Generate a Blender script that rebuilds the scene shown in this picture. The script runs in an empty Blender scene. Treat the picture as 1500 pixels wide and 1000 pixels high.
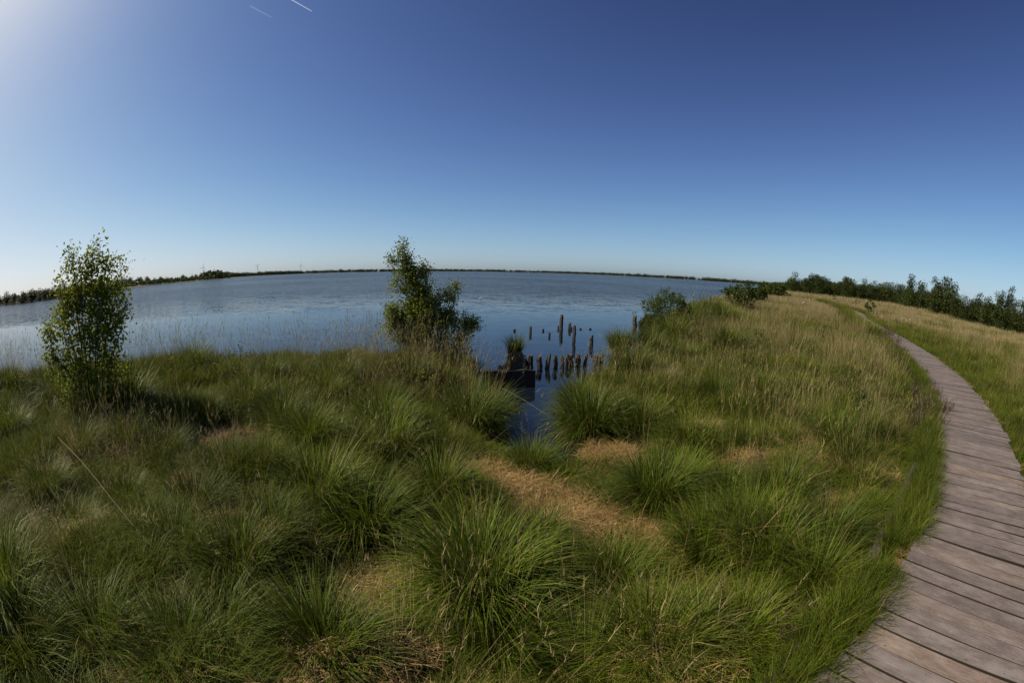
import bpy, math, random
import numpy as np
from mathutils import Matrix, Vector

rng = np.random.default_rng(7)
random.seed(7)
R = math.radians
sc = bpy.context.scene
COL = sc.collection

# ------------------------------------------------------------------ camera
EYE = 2.3                      # eye above the water level (z = 0)
F_PX, PITCH, ROLL = 675.0, R(8.7), R(1.15)


def ray(px, py):
    """direction seen at a point of the 1500 x 1000 photograph through the fisheye lens"""
    x, y = px - 750.0, 500.0 - py
    c, s = math.cos(ROLL), math.sin(ROLL)
    x, y = c * x - s * y, s * x + c * y
    r = max(math.hypot(x, y), 1e-6)
    th = 2 * math.asin(r / (2 * F_PX))
    d = (x / r * math.sin(th), y / r * math.sin(th), math.cos(th))
    return (d[0], d[2] * math.cos(PITCH) + d[1] * math.sin(PITCH),
            d[1] * math.cos(PITCH) - d[2] * math.sin(PITCH))


def at(px, py, z):
    """where the sight line meets the level z"""
    X, Y, Z = ray(px, py)
    t = (z - EYE) / Z
    return X * t, Y * t


def dirs(px, dist, py=400):
    X, Y, Z = ray(px, py)
    k = dist / math.hypot(X, Y)
    return X * k, Y * k


# ------------------------------------------------------------------ helpers
def tag(o, label=None, cat=None, group=None, kind=None):
    for k, v in (('label', label), ('category', cat), ('group', group), ('kind', kind)):
        if v:
            o[k] = v
    return o


def link(o, parent=None):
    COL.objects.link(o)
    if parent is not None:
        o.parent = parent
    return o


def empty(name, loc, yaw=0.0):
    o = bpy.data.objects.new(name, None)
    o.empty_display_size = 0.2
    o.location = loc
    o.rotation_euler = (0, 0, yaw)
    return link(o)


def raw_mesh(name, V, quads, mats, smooth=False, fmat=None, col=None, uv=None):
    """vertices (N,3), faces (M,4) or (M,3); col: per-vertex rgba attribute 'gcol'"""
    V = np.asarray(V, np.float32)
    Q = np.asarray(quads, np.int32)
    m = bpy.data.meshes.new(name)
    k = Q.shape[1]
    m.vertices.add(len(V))
    m.vertices.foreach_set('co', V.ravel())
    m.loops.add(Q.size)
    m.loops.foreach_set('vertex_index', Q.ravel())
    m.polygons.add(len(Q))
    m.polygons.foreach_set('loop_start', np.arange(0, Q.size, k, dtype=np.int32))
    m.polygons.foreach_set('loop_total', np.full(len(Q), k, np.int32))
    sm = smooth or (col is not None and uv is None)
    m.polygons.foreach_set('use_smooth', np.full(len(Q), sm, bool))
    for mt in (mats if isinstance(mats, (list, tuple)) else [mats]):
        m.materials.append(mt)
    if fmat is not None:
        m.polygons.foreach_set('material_index', np.asarray(fmat, np.int32))
    if col is not None:
        a = m.attributes.new('gcol', 'FLOAT_COLOR', 'POINT')
        a.data.foreach_set('color', np.asarray(col, np.float32).ravel())
    if uv is not None:
        u = m.uv_layers.new(name='UVMap')
        u.data.foreach_set('uv', np.asarray(uv, np.float32)[Q.ravel()].ravel())
    m.update(calc_edges=True)
    return m


def mobj(name, mesh, parent=None, loc=(0, 0, 0), yaw=0.0):
    o = bpy.data.objects.new(name, mesh)
    o.location = loc
    o.rotation_euler = (0, 0, yaw)
    return link(o, parent)


def smooth01(t):
    t = np.clip(t, 0, 1)
    return t * t * (3 - 2 * t)


def catmull(P, n):
    P = np.asarray(P, float)
    Q = np.vstack([2 * P[0] - P[1], P, 2 * P[-1] - P[-2]])
    out = []
    for i in range(len(P) - 1):
        p0, p1, p2, p3 = Q[i:i + 4]
        for t in np.linspace(0, 1, n, endpoint=False):
            out.append(0.5 * (2 * p1 + (p2 - p0) * t + (2 * p0 - 5 * p1 + 4 * p2 - p3) * t * t + (3 * p1 - p0 - 3 * p2 + p3) * t ** 3))
    out.append(P[-1])
    return np.array(out)


# value noise on a fixed lattice, for heights and patchiness
_LAT = np.random.default_rng(3).random((256, 256))


def vnoise(x, y, s=1.0):
    x = np.asarray(x, float) / s
    y = np.asarray(y, float) / s
    xi, yi = np.floor(x).astype(int), np.floor(y).astype(int)
    fx, fy = x - xi, y - yi
    fx, fy = fx * fx * (3 - 2 * fx), fy * fy * (3 - 2 * fy)
    g = lambda a, b: _LAT[a & 255, b & 255]
    return (g(xi, yi) * (1 - fx) + g(xi + 1, yi) * fx) * (1 - fy) + (g(xi, yi + 1) * (1 - fx) + g(xi + 1, yi + 1) * fx) * fy


# ------------------------------------------------------------------ materials
def new_mat(name):
    m = bpy.data.materials.new(name)
    m.use_nodes = True
    nt = m.node_tree
    nt.nodes.clear()
    out = nt.nodes.new('ShaderNodeOutputMaterial')
    return m, nt, out


def nd(nt, typ, **kw):
    n = nt.nodes.new(typ)
    for k, v in kw.items():
        if hasattr(n, k):
            setattr(n, k, v)
        else:
            n.inputs[k.replace('_', ' ')].default_value = v
    return n


def noise(nt, vec, scale, detail=4, rough=.55):
    n = nt.nodes.new('ShaderNodeTexNoise')
    n.inputs['Scale'].default_value = scale
    n.inputs['Detail'].default_value = detail
    n.inputs['Roughness'].default_value = rough
    if vec is not None:
        nt.links.new(vec, n.inputs['Vector'])
    return n.outputs['Fac']


def ramp(nt, fac, stops):
    r = nt.nodes.new('ShaderNodeValToRGB')
    e = r.color_ramp.elements
    while len(e) < len(stops):
        e.new(.5)
    for i, (p, c) in enumerate(stops):
        e[i].position = p
        e[i].color = (*c, 1) if len(c) == 3 else c
    nt.links.new(fac, r.inputs['Fac'])
    return r.outputs['Color']


def mixc(nt, fac, a, b, mode='MIX'):
    n = nt.nodes.new('ShaderNodeMix')
    n.data_type = 'RGBA'
    n.blend_type = mode
    for sock, v in ((n.inputs[0], fac), (n.inputs[6], a), (n.inputs[7], b)):
        if hasattr(v, 'is_linked'):
            nt.links.new(v, sock)
        elif isinstance(v, (int, float)):
            sock.default_value = v
        else:
            sock.default_value = (*v, 1)
    return n.outputs[2]


def maprange(nt, v, a, b, c=0., d=1.):
    n = nt.nodes.new('ShaderNodeMapRange')
    nt.links.new(v, n.inputs[0])
    for i, x in enumerate((a, b, c, d)):
        n.inputs[i + 1].default_value = x
    return n.outputs[0]


def math_(nt, op, a, b=None):
    n = nt.nodes.new('ShaderNodeMath')
    n.operation = op
    for i, v in enumerate((a, b)):
        if v is None:
            continue
        if hasattr(v, 'is_linked'):
            nt.links.new(v, n.inputs[i])
        else:
            n.inputs[i].default_value = v
    return n.outputs[0]


def worldpos(nt):
    return nt.nodes.new('ShaderNodeNewGeometry').outputs['Position']


def leafy(name, g_dark, g_light, straw, trans=.35, rough=.5, spec=.2, pscale=.6):
    """blades and leaves: gcol = (random per blade, 0 base .. 1 tip, dryness)"""
    m, nt, out = new_mat(name)
    at_ = nd(nt, 'ShaderNodeAttribute', attribute_name='gcol')
    sep = nt.nodes.new('ShaderNodeSeparateColor')
    nt.links.new(at_.outputs['Color'], sep.inputs[0])
    rnd, s, dry = sep.outputs
    big = noise(nt, worldpos(nt), pscale, 3)
    oi = nt.nodes.new('ShaderNodeObjectInfo').outputs['Random']
    f = math_(nt, 'ADD', math_(nt, 'MULTIPLY', rnd, .55), maprange(nt, big, .3, .7, 0, .45))
    f = math_(nt, 'ADD', f, maprange(nt, oi, 0, 1, -.18, .18))
    col = mixc(nt, f, g_dark, g_light)
    col = mixc(nt, dry, col, mixc(nt, rnd, straw, tuple(.55 * c for c in straw)))
    p = nd(nt, 'ShaderNodeBsdfPrincipled', Roughness=rough)
    p.inputs['Specular IOR Level'].default_value = spec
    nt.links.new(col, p.inputs['Base Color'])
    t = nt.nodes.new('ShaderNodeBsdfTranslucent')
    tc = mixc(nt, .35, col, (col_y := (.16, .17, .02)), 'MIX') if trans > 0 else col
    nt.links.new(mixc(nt, dry, tc, col), t.inputs['Color'])
    mx = nt.nodes.new('ShaderNodeMixShader')
    mx.inputs[0].default_value = trans
    nt.links.new(p.outputs[0], mx.inputs[1])
    nt.links.new(t.outputs[0], mx.inputs[2])
    nt.links.new(mx.outputs[0], out.inputs['Surface'])
    return m


M = {}
M['grass'] = leafy('grass_blades', (.008, .027, .002), (.130, .176, .010), (.34, .24, .09), trans=.27, rough=.6, spec=.08)
M['tussock'] = leafy('tussock_blades', (.008, .030, .002), (.136, .184, .010), (.32, .22, .09), trans=.25, rough=.5, spec=.14)
M['dry'] = leafy('dry_stalks', (.20, .15, .05), (.36, .28, .115), (.42, .33, .17), trans=.25)
M['straw'] = leafy('straw_litter', (.14, .075, .024), (.50, .33, .125), (.55, .39, .18), trans=.12)
M['heather'] = leafy('heather_twigs', (.040, .026, .018), (.095, .062, .044), (.14, .095, .07), trans=.1)
M['alder'] = leafy('alder_leaves', (.05, .09, .008), (.24, .27, .022), (.30, .28, .03), trans=.55, pscale=3, rough=.5, spec=.15)
M['birch'] = leafy('birch_leaves', (.075, .115, .012), (.36, .37, .04), (.24, .22, .05), trans=.55, pscale=2, rough=.5, spec=.15)
M['bushleaf'] = leafy('bush_leaves', (.030, .055, .012), (.085, .115, .020), (.2, .19, .06), trans=.4, pscale=1.5, spec=.1)
M['darkleaf'] = leafy('pine_foliage', (.020, .034, .007), (.060, .076, .014), (.09, .085, .03), trans=.2, pscale=.25, spec=.2)
M['farleaf'] = leafy('far_foliage', (.022, .036, .013), (.050, .066, .022), (.09, .085, .04), trans=.15, pscale=.03, spec=.1)
M['yellowleaf'] = leafy('yellow_leaves', (.16, .16, .015), (.28, .25, .03), (.3, .26, .05), trans=.4, pscale=3)


def bark(name, a, b, scale=20):
    m, nt, out = new_mat(name)
    tc = nt.nodes.new('ShaderNodeTexCoord').outputs['Object']
    mp = nd(nt, 'ShaderNodeMapping')
    mp.inputs['Scale'].default_value = (1, 1, .25)
    nt.links.new(tc, mp.inputs[0])
    n = noise(nt, mp.outputs[0], scale, 6, .65)
    c = ramp(nt, n, [(.3, a), (.7, b)])
    p = nd(nt, 'ShaderNodeBsdfPrincipled', Roughness=.8)
    nt.links.new(c, p.inputs['Base Color'])
    bp = nd(nt, 'ShaderNodeBump', Strength=.6, Distance=.01)
    nt.links.new(n, bp.inputs['Height'])
    nt.links.new(bp.outputs[0], p.inputs['Normal'])
    nt.links.new(p.outputs[0], out.inputs[0])
    return m


M['bark'] = bark('bark', (.035, .028, .02), (.10, .085, .065))
M['birchbark'] = bark('birch_bark', (.06, .045, .035), (.30, .27, .23), 14)
M['pile'] = bark('wet_wood', (.008, .006, .005), (.036, .027, .019), 22)
M['pilemoss'] = bark('algae_on_wood', (.022, .019, .009), (.075, .06, .028), 30)
M['board'] = bark('wet_boards', (.006, .005, .0045), (.018, .014, .011), 12)
M['beam'] = bark('weathered_beam', (.035, .026, .02), (.115, .088, .072), 16)
M['stone'] = bark('pale_stone', (.22, .21, .19), (.4, .38, .35), 6)


def plain(name, c, rough=.5):
    m, nt, out = new_mat(name)
    tc = nt.nodes.new('ShaderNodeTexCoord').outputs['Object']
    n = noise(nt, tc, 3, 3)
    col = mixc(nt, n, c, tuple(.85 * x for x in c))
    p = nd(nt, 'ShaderNodeBsdfPrincipled', Roughness=rough)
    nt.links.new(col, p.inputs['Base Color'])
    nt.links.new(p.outputs[0], out.inputs[0])
    return m


M['turbine'] = plain('turbine_paint', (.62, .64, .66), .4)
M['white'] = plain('white_plumage', (.85, .85, .83), .6)
M['beak'] = plain('beak', (.5, .22, .04), .5)


def contrail_mat():
    m, nt, out = new_mat('contrail_ice')
    d = nd(nt, 'ShaderNodeBsdfDiffuse')
    d.inputs['Color'].default_value = (.9, .9, .9, 1)
    t = nt.nodes.new('ShaderNodeBsdfTransparent')
    uv = nt.nodes.new('ShaderNodeUVMap').outputs[0]
    sx = nt.nodes.new('ShaderNodeSeparateXYZ')
    nt.links.new(uv, sx.inputs[0])
    n = noise(nt, uv, 9, 3)
    f = math_(nt, 'MULTIPLY', sx.outputs[0], maprange(nt, n, .3, .7, .6, 1))
    mx = nt.nodes.new('ShaderNodeMixShader')
    nt.links.new(f, mx.inputs[0])
    nt.links.new(t.outputs[0], mx.inputs[1])
    tr = nt.nodes.new('ShaderNodeBsdfTranslucent')
    tr.inputs['Color'].default_value = (.95, .95, .95, 1)
    ad = nt.nodes.new('ShaderNodeAddShader')
    nt.links.new(d.outputs[0], ad.inputs[0])
    nt.links.new(tr.outputs[0], ad.inputs[1])
    nt.links.new(ad.outputs[0], mx.inputs[2])
    nt.links.new(mx.outputs[0], out.inputs[0])
    return m


M['contrail'] = contrail_mat()


def plank_mat():
    m, nt, out = new_mat('weathered_planks')
    uv = nt.nodes.new('ShaderNodeUVMap').outputs[0]       # u along the plank, v = across + own offset, in metres
    at_ = nd(nt, 'ShaderNodeAttribute', attribute_name='gcol')
    sep = nt.nodes.new('ShaderNodeSeparateColor')
    nt.links.new(at_.outputs['Color'], sep.inputs[0])
    mp = nd(nt, 'ShaderNodeMapping')
    mp.inputs['Scale'].default_value = (7, 75, 1)
    nt.links.new(uv, mp.inputs[0])
    g = noise(nt, mp.outputs[0], 1.0, 7, .7)
    mp2 = nd(nt, 'ShaderNodeMapping')
    mp2.inputs['Scale'].default_value = (5, 9, 1)
    nt.links.new(uv, mp2.inputs[0])
    b = noise(nt, mp2.outputs[0], 1.0, 5, .6)
    c = ramp(nt, g, [(.25, (.092, .074, .066)), (.5, (.172, .142, .128)), (.78, (.28, .240, .218))])
    c = mixc(nt, maprange(nt, b, .38, .72, 0, .65), c, (.078, .060, .050))
    mp3 = nd(nt, 'ShaderNodeMapping')
    mp3.inputs['Scale'].default_value = (1.6, 4.5, 1)
    nt.links.new(uv, mp3.inputs[0])
    wear = noise(nt, mp3.outputs[0], 1.0, 6, .65)
    c = mixc(nt, maprange(nt, wear, .5, .7, 0, .5), c, (.29, .255, .235))
    tone = ramp(nt, sep.outputs[0], [(0, (.80, .77, .76)), (.6, (1, .97, .95)), (.9, (1.08, 1.01, .94)), (1, (1.2, 1.06, .92))])
    c = mixc(nt, 1.0, c, tone, 'MULTIPLY')
    sp = noise(nt, uv, 70, 2)
    c = mixc(nt, maprange(nt, sp, .64, .72, 0, .6), c, (.36, .32, .29))
    sp2 = noise(nt, uv, 26, 3)
    c = mixc(nt, maprange(nt, sp2, .66, .74, 0, .75), c, (.045, .035, .03))
    c = mixc(nt, sep.outputs[1], c, (.022, .017, .012))      # damp sawn sides, painted darker to give the plank gaps their shade
    p = nd(nt, 'ShaderNodeBsdfPrincipled', Roughness=.75)
    p.inputs['Specular IOR Level'].default_value = .25
    nt.links.new(c, p.inputs['Base Color'])
    bp = nd(nt, 'ShaderNodeBump', Strength=.35, Distance=.003)
    nt.links.new(math_(nt, 'ADD', g, math_(nt, 'MULTIPLY', sp, .4)), bp.inputs['Height'])
    nt.links.new(bp.outputs[0], p.inputs['Normal'])
    nt.links.new(p.outputs[0], out.inputs[0])
    return m


M['plank'] = plank_mat()


def ground_mat():
    m, nt, out = new_mat('bog_ground')
    P = worldpos(nt)
    a = noise(nt, P, 26, 8, .7)
    b = noise(nt, P, 1.6, 4)
    near = ramp(nt, a, [(.3, (.016, .010, .006)), (.55, (.055, .034, .016)), (.8, (.17, .105, .045))])
    near = mixc(nt, maprange(nt, b, .45, .7, 0, .6), near, (.03, .04, .012))
    c1 = noise(nt, P, .06, 6)
    c2 = noise(nt, P, .9, 6)
    far = ramp(nt, math_(nt, 'ADD', math_(nt, 'MULTIPLY', c1, .6), math_(nt, 'MULTIPLY', c2, .4)),
               [(.35, (.05, .055, .016)), (.5, (.12, .10, .04)), (.65, (.20, .155, .07))])
    at_ = nd(nt, 'ShaderNodeAttribute', attribute_name='gcol')
    sep = nt.nodes.new('ShaderNodeSeparateColor')
    nt.links.new(at_.outputs['Color'], sep.inputs[0])
    col = mixc(nt, sep.outputs[0], near, far)
    col = mixc(nt, sep.outputs[1], col, (.016, .011, .008))
    p = nd(nt, 'ShaderNodeBsdfPrincipled', Roughness=.9)
    p.inputs['Specular IOR Level'].default_value = .15
    nt.links.new(col, p.inputs['Base Color'])
    bp = nd(nt, 'ShaderNodeBump', Strength=.8, Distance=.03)
    nt.links.new(a, bp.inputs['Height'])
    nt.links.new(bp.outputs[0], p.inputs['Normal'])
    nt.links.new(p.outputs[0], out.inputs[0])
    return m


M['ground'] = ground_mat()


def water_mat():
    m, nt, out = new_mat('lake_water')
    P = worldpos(nt)
    sx = nt.nodes.new('ShaderNodeSeparateXYZ')
    nt.links.new(P, sx.inputs[0])
    # the lee of the bank is calm, the open lake is ruffled by the wind
    warp = noise(nt, P, .035, 3)
    yy = math_(nt, 'ADD', sx.outputs[1], math_(nt, 'MULTIPLY', math_(nt, 'SUBTRACT', warp, .5), 22.0))
    yy = math_(nt, 'SUBTRACT', yy, math_(nt, 'MULTIPLY', sx.outputs[0], .22))
    wind = maprange(nt, yy, 24, 50, 0, 1)
    gust = noise(nt, P, .012, 4)
    wind = math_(nt, 'MULTIPLY', wind, maprange(nt, gust, .3, .65, .55, 1.1))
    mp = nd(nt, 'ShaderNodeMapping')
    mp.inputs['Rotation'].default_value = (0, 0, .5)
    mp.inputs['Scale'].default_value = (1, 1.7, 1)
    nt.links.new(P, mp.inputs[0])

    def slopes(scale, detail, rough):
        n = nt.nodes.new('ShaderNodeTexNoise')
        n.inputs['Scale'].default_value = scale
        n.inputs['Detail'].default_value = detail
        n.inputs['Roughness'].default_value = rough
        nt.links.new(mp.outputs[0], n.inputs['Vector'])
        sep = nt.nodes.new('ShaderNodeSeparateColor')
        nt.links.new(n.outputs['Color'], sep.inputs[0])
        return [math_(nt, 'SUBTRACT', sep.outputs[k], .5) for k in (0, 1)]
    chop, swell, ripple = slopes(3.2, 4, .65), slopes(.45, 3, .6), slopes(1.6, 2, .5)
    cb = nt.nodes.new('ShaderNodeCombineXYZ')
    cb.inputs[2].default_value = 1
    for k in (0, 1):
        v = math_(nt, 'ADD', math_(nt, 'MULTIPLY', chop[k], 2.3), math_(nt, 'MULTIPLY', swell[k], 1.0))
        v = math_(nt, 'MULTIPLY', v, wind)
        v = math_(nt, 'ADD', v, math_(nt, 'MULTIPLY', ripple[k], .035))
        nt.links.new(v, cb.inputs[k])
    nm = nt.nodes.new('ShaderNodeVectorMath')
    nm.operation = 'NORMALIZE'
    nt.links.new(cb.outputs[0], nm.inputs[0])
    body = nd(nt, 'ShaderNodeBsdfDiffuse')
    body.inputs['Color'].default_value = (.006, .010, .014, 1)
    p = nd(nt, 'ShaderNodeBsdfGlossy')
    fr = nd(nt, 'ShaderNodeFresnel', IOR=1.4)
    nt.links.new(nm.outputs[0], fr.inputs['Normal'])
    # a wind-ruffled surface reflects far less at a grazing view than a flat one
    fac = math_(nt, 'MULTIPLY', fr.outputs[0], maprange(nt, wind, 0, 1, 1.0, .78))
    nt.links.new(maprange(nt, wind, 0, 1, .02, .15), p.inputs['Roughness'])
    nt.links.new(nm.outputs[0], p.inputs['Normal'])
    mx = nt.nodes.new('ShaderNodeMixShader')
    nt.links.new(fac, mx.inputs[0])
    nt.links.new(body.outputs[0], mx.inputs[1])
    nt.links.new(p.outputs[0], mx.inputs[2])
    p = mx
    nt.links.new(p.outputs[0], out.inputs[0])
    return m


M['water'] = water_mat()

# ------------------------------------------------------------------ the lie of the land
SHORE = [(-30, -10), (-18, 1.5), (-14, 4.8), (-9.5, 8.3), (-6, 10.1), (-3, 11.0), (-1.4, 11.3), (-.7, 10.3), (-.75, 8.9),
         (-.55, 7.4), (-.38, 6.3), (-.5, 5.6), (-.1, 5.15), (.55, 4.72), (.98, 5.0), (.85, 6.1), (.9, 7.3), (1.4, 8.9), (2.5, 10.1),
         (3.5, 11.4), (4.4, 13.5), (4.9, 15.5), (5.4, 17.6), (7.2, 21), (10, 26), (15, 34), (23.5, 49), (40, 72), (70, 112), (140, 200),
         (480, 600), (720, 1150), (620, 1480), (300, 1640), (0, 1700), (-350, 1560), (-640, 1320), (-560, 800), (-345, 460),
         (-302, 408), (-290, 395), (-262, 322), (-215, 200), (-172, 118), (-160, 96), (-176, 84), (-195, 72), (-205, 20), (-170, -60), (-80, -80), (-38, -35)]
SH = np.array(SHORE)


def shore_dist(x, y):
    """> 0 on land, < 0 on the lake: metres from the shoreline"""
    x = np.asarray(x, float)
    y = np.asarray(y, float)
    best = np.full(x.shape, 1e18)
    inside = np.zeros(x.shape, bool)
    n = len(SH)
    for i in range(n):
        a, b = SH[i], SH[(i + 1) % n]
        d = b - a
        t = np.clip(((x - a[0]) * d[0] + (y - a[1]) * d[1]) / (d @ d), 0, 1)
        best = np.minimum(best, (x - a[0] - t * d[0]) ** 2 + (y - a[1] - t * d[1]) ** 2)
        if a[1] != b[1]:
            c = ((a[1] > y) != (b[1] > y)) & (x < (b[0] - a[0]) * (y - a[1]) / (b[1] - a[1]) + a[0])
            inside ^= c
    d = np.sqrt(best)
    return np.where(inside, -d, d)


EDGE = catmull([(-4.5, -.9), (-1.6, .2), (.3, .46), (1.46, 1.0), (2.45, 1.5), (3.5, 2.08), (5.3, 3.32), (7.1, 4.72), (10.4, 7.85),
                (14.7, 13), (18.6, 18.3), (24, 25.5), (31.6, 34.5), (45, 55)], 60)
seg = np.r_[0, np.cumsum(np.hypot(*np.diff(EDGE, axis=0).T))]
BW_LEN = seg[-1]
BW_W = 1.40
DECK = .6


def edge_at(s):
    p = np.array([np.interp(s, seg, EDGE[:, 0]), np.interp(s, seg, EDGE[:, 1])])
    q = np.array([np.interp(s + .4, seg, EDGE[:, 0]), np.interp(s + .4, seg, EDGE[:, 1])])
    o = np.array([np.interp(s - .4, seg, EDGE[:, 0]), np.interp(s - .4, seg, EDGE[:, 1])])
    t = (q - o) / np.linalg.norm(q - o)
    return p, t


def walk_dist(x, y):
    """signed metres from the left edge of the boardwalk, > 0 towards its right"""
    x = np.asarray(x, float)
    y = np.asarray(y, float)
    E = EDGE[::10]
    best = np.full(x.shape, 1e18)
    sd = np.zeros(x.shape)
    for a, b in zip(E[:-1], E[1:]):
        d = b - a
        t = np.clip(((x - a[0]) * d[0] + (y - a[1]) * d[1]) / (d @ d), 0, 1)
        ex, ey = x - a[0] - t * d[0], y - a[1] - t * d[1]
        q = ex * ex + ey * ey
        side = (d[1] * (x - a[0]) - d[0] * (y - a[1])) / np.linalg.norm(d)
        up = q < best
        sd = np.where(up, np.sign(side) * np.sqrt(q), sd)
        best = np.minimum(best, q)
    return sd


# worn straw-covered hollow that runs from the inlet into the sedges, and other straw patches
CHANNEL = np.array([at(*p, .18) for p in ((690, 685), (760, 722), (850, 742), (925, 772), (972, 812), (1005, 862))])
PATCH = [(*at(x, y, .22), r) for x, y, r in ((545, 845, .30), (835, 862, .26), (770, 975, .34), (610, 778, .20), (640, 690, .16), (905, 665, .2),
                                          (1075, 885, .16), (500, 920, .12), 
                                           (1010, 870, .2), (860, 960, .12))]


def straw_dist(x, y):
    best = np.full(np.shape(x), 1e9)
    for a, b in zip(CHANNEL[:-1], CHANNEL[1:]):
        d = b - a
        t = np.clip(((x - a[0]) * d[0] + (y - a[1]) * d[1]) / (d @ d), 0, 1)
        best = np.minimum(best, np.hypot(x - a[0] - t * d[0], y - a[1] - t * d[1]) - .23)
    for px, py, r in PATCH:
        best = np.minimum(best, np.hypot(x - px, y - py) - r)
    return best


def ground_z(x, y):
    d = shore_dist(x, y)
    x = np.asarray(x, float)
    y = np.asarray(y, float)
    r = np.hypot(x, y)
    z = -.55 + .72 * smooth01((d + .55) / .75)
    z = z + .22 * smooth01((d - .1) / 3.2)
    hump = (vnoise(x, y, .55) - .5) * .16 + (vnoise(x + 40, y + 9, 1.5) - .5) * .22
    z = z + hump * smooth01((d - .1) / .8) * (1 - smooth01((r - 30) / 30))
    sd = straw_dist(x, y)
    k = (1 - smooth01(sd / .35)) * (d > 0)
    z = z * (1 - k) + k * np.minimum(z, .17)
    w = walk_dist(x, y)
    near = smooth01((w + .5) / .3) * (1 - smooth01((w - BW_W - .3) / .4))
    z = z * (1 - near) + near * np.minimum(z, .38)
    z = z + .35 * smooth01((r - 60) / 400) * smooth01(d / 30)
    return z


def lines(c0, c1, step, far, grow=1.16):
    L = list(np.arange(c0, c1 + 1e-6, step))
    s, a, b = step, c0, c1
    lo, hi = [], []
    while a > -far:
        s *= grow
        a -= s
        lo.append(a)
    s = step
    while b < far:
        s *= grow
        b += s
        hi.append(b)
    return np.array(lo[::-1] + L + hi)


gx, gy = lines(-11, 14, .16, 9000), lines(-1, 15, .16, 9000)
X, Y = np.meshgrid(gx, gy)
Z = ground_z(X.ravel(), Y.ravel())
nx, ny = len(gx), len(gy)
ii, jj = np.meshgrid(np.arange(nx - 1), np.arange(ny - 1))
b0 = (jj * nx + ii).ravel()
Q = np.stack([b0, b0 + 1, b0 + nx + 1, b0 + nx], 1)
rr = np.hypot(X.ravel(), Y.ravel())
mead = smooth01((rr - 9) / 14)
mud = 1 - smooth01((Z - .02) / .12)
gm = raw_mesh('ground', np.stack([X.ravel(), Y.ravel(), Z], 1), Q, M['ground'], True,
              col=np.stack([mead, mud, 0 * mud, 1 + 0 * mud], 1))
tag(mobj('ground', gm), kind='structure')

wv = [(-9000, -9000, 0), (9000, -9000, 0), (9000, 9000, 0), (-9000, 9000, 0)]
tag(mobj('lake_water', raw_mesh('lake_water', wv, [(0, 1, 2, 3)], M['water'])), kind='structure')


def gz(x, y):
    return float(ground_z(np.array([x]), np.array([y]))[0])


# ------------------------------------------------------------------ boardwalk
def build_boardwalk():
    V, Qd, C, UV = [], [], [], []
    s, k = .3, 0
    pw, gap = .155, .010
    ch = .008
    prof = [(-.5, -1), (.5, -1), (.5, -.09), (.485, 0), (-.485, 0), (-.5, -.09)]
    while s < BW_LEN - .5:
        p, t = edge_at(s + pw / 2)
        n = np.array([t[1], -t[0]])
        o0 = rng.uniform(-.05, .05)
        o1 = rng.uniform(-.04, .04)
        dz0, dz1 = rng.normal(0, .004, 2)
        yaw = rng.normal(0, .006)
        tn, nn = t + yaw * n, n - yaw * t
        base = len(V)
        tone = rng.random()
        off = rng.uniform(0, 900)
        w = pw * rng.uniform(.965, 1.0)
        for e, (u, dz) in enumerate(((o0, dz0), (BW_W + o1, dz1))):
            c = p + nn * u
            for a, b in prof:
                V.append((c[0] + tn[0] * a * w, c[1] + tn[1] * a * w, DECK + dz + b * .06))
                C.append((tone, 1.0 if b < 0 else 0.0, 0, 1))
                UV.append((u + off * .37, off + a * w))
        for i in range(6):
            j = (i + 1) % 6
            Qd.append((base + i, base + j, base + 6 + j, base + 6 + i))
        Qd.append((base, base + 5, base + 4, base + 3))
        Qd.append((base, base + 3, base + 2, base + 1))
        Qd.append((base + 6, base + 7, base + 8, base + 9))
        Qd.append((base + 6, base + 9, base + 10, base + 11))
        s += pw + gap
        k += 1
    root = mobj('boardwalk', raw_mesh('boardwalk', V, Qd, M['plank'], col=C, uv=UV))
    tag(root, 'grey-brown weathered plank boardwalk curving away through the grass', 'boardwalk', kind='structure')
    for u in (.14, BW_W - .2):                              # the bearers below the planks
        V, Qd = [], []
        ss = np.arange(.2, BW_LEN - .4, .5)
        for s in ss:
            p, t = edge_at(s)
            n = np.array([t[1], -t[0]])
            for a, b in ((u - .05, 0), (u + .05, 0), (u + .05, -.14), (u - .05, -.14)):
                V.append((p[0] + n[0] * a, p[1] + n[1] * a, DECK - .072 + b))
        for i in range(len(ss) - 1):
            for j in range(4):
                Qd.append((4 * i + j, 4 * i + (j + 1) % 4, 4 * i + 4 + (j + 1) % 4, 4 * i + 4 + j))
        mobj('bearer', raw_mesh('bearer', V, Qd, M['beam']), root)


build_boardwalk()

# long weathered beam lying in the grass beside the boardwalk
bp_ = [(*at(x, y, .49), .49) for x, y in ((1085, 1040), (1130, 1000), (1200, 920), (1260, 850), (1300, 770), (1338, 690), (1358, 640))]


def beam_mesh(P, w=.095, h=.14):
    P = catmull(P, 8)
    V, Qd = [], []
    for i, p in enumerate(P):
        t = P[min(i + 1, len(P) - 1)] - P[max(i - 1, 0)]
        t = t / np.linalg.norm(t)
        n = np.array([t[1], -t[0]])
        j = rng.normal(0, .004, 8)
        ring = [(-.5, 0), (-.42, .5), (.42, .5), (.5, 0), (.5, -.5), (-.5, -.5)]
        for k, (a, b) in enumerate(ring):
            V.append((p[0] + n[0] * (a * w + j[k]), p[1] + n[1] * (a * w + j[k]), p[2] + b * h * (.6 if b > 0 else 1) + j[k]))
    m = len(P)
    for i in range(m - 1):
        for k in range(6):
            Qd.append((6 * i + k, 6 * i + (k + 1) % 6, 6 * i + 6 + (k + 1) % 6, 6 * i + 6 + k))
    for b in (0, 6 * (m - 1)):
        Qd += [(b, b + 1, b + 2, b + 3), (b, b + 3, b + 4, b + 5)]
    return raw_mesh('timber_beam', V, Qd, M['beam'])


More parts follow.
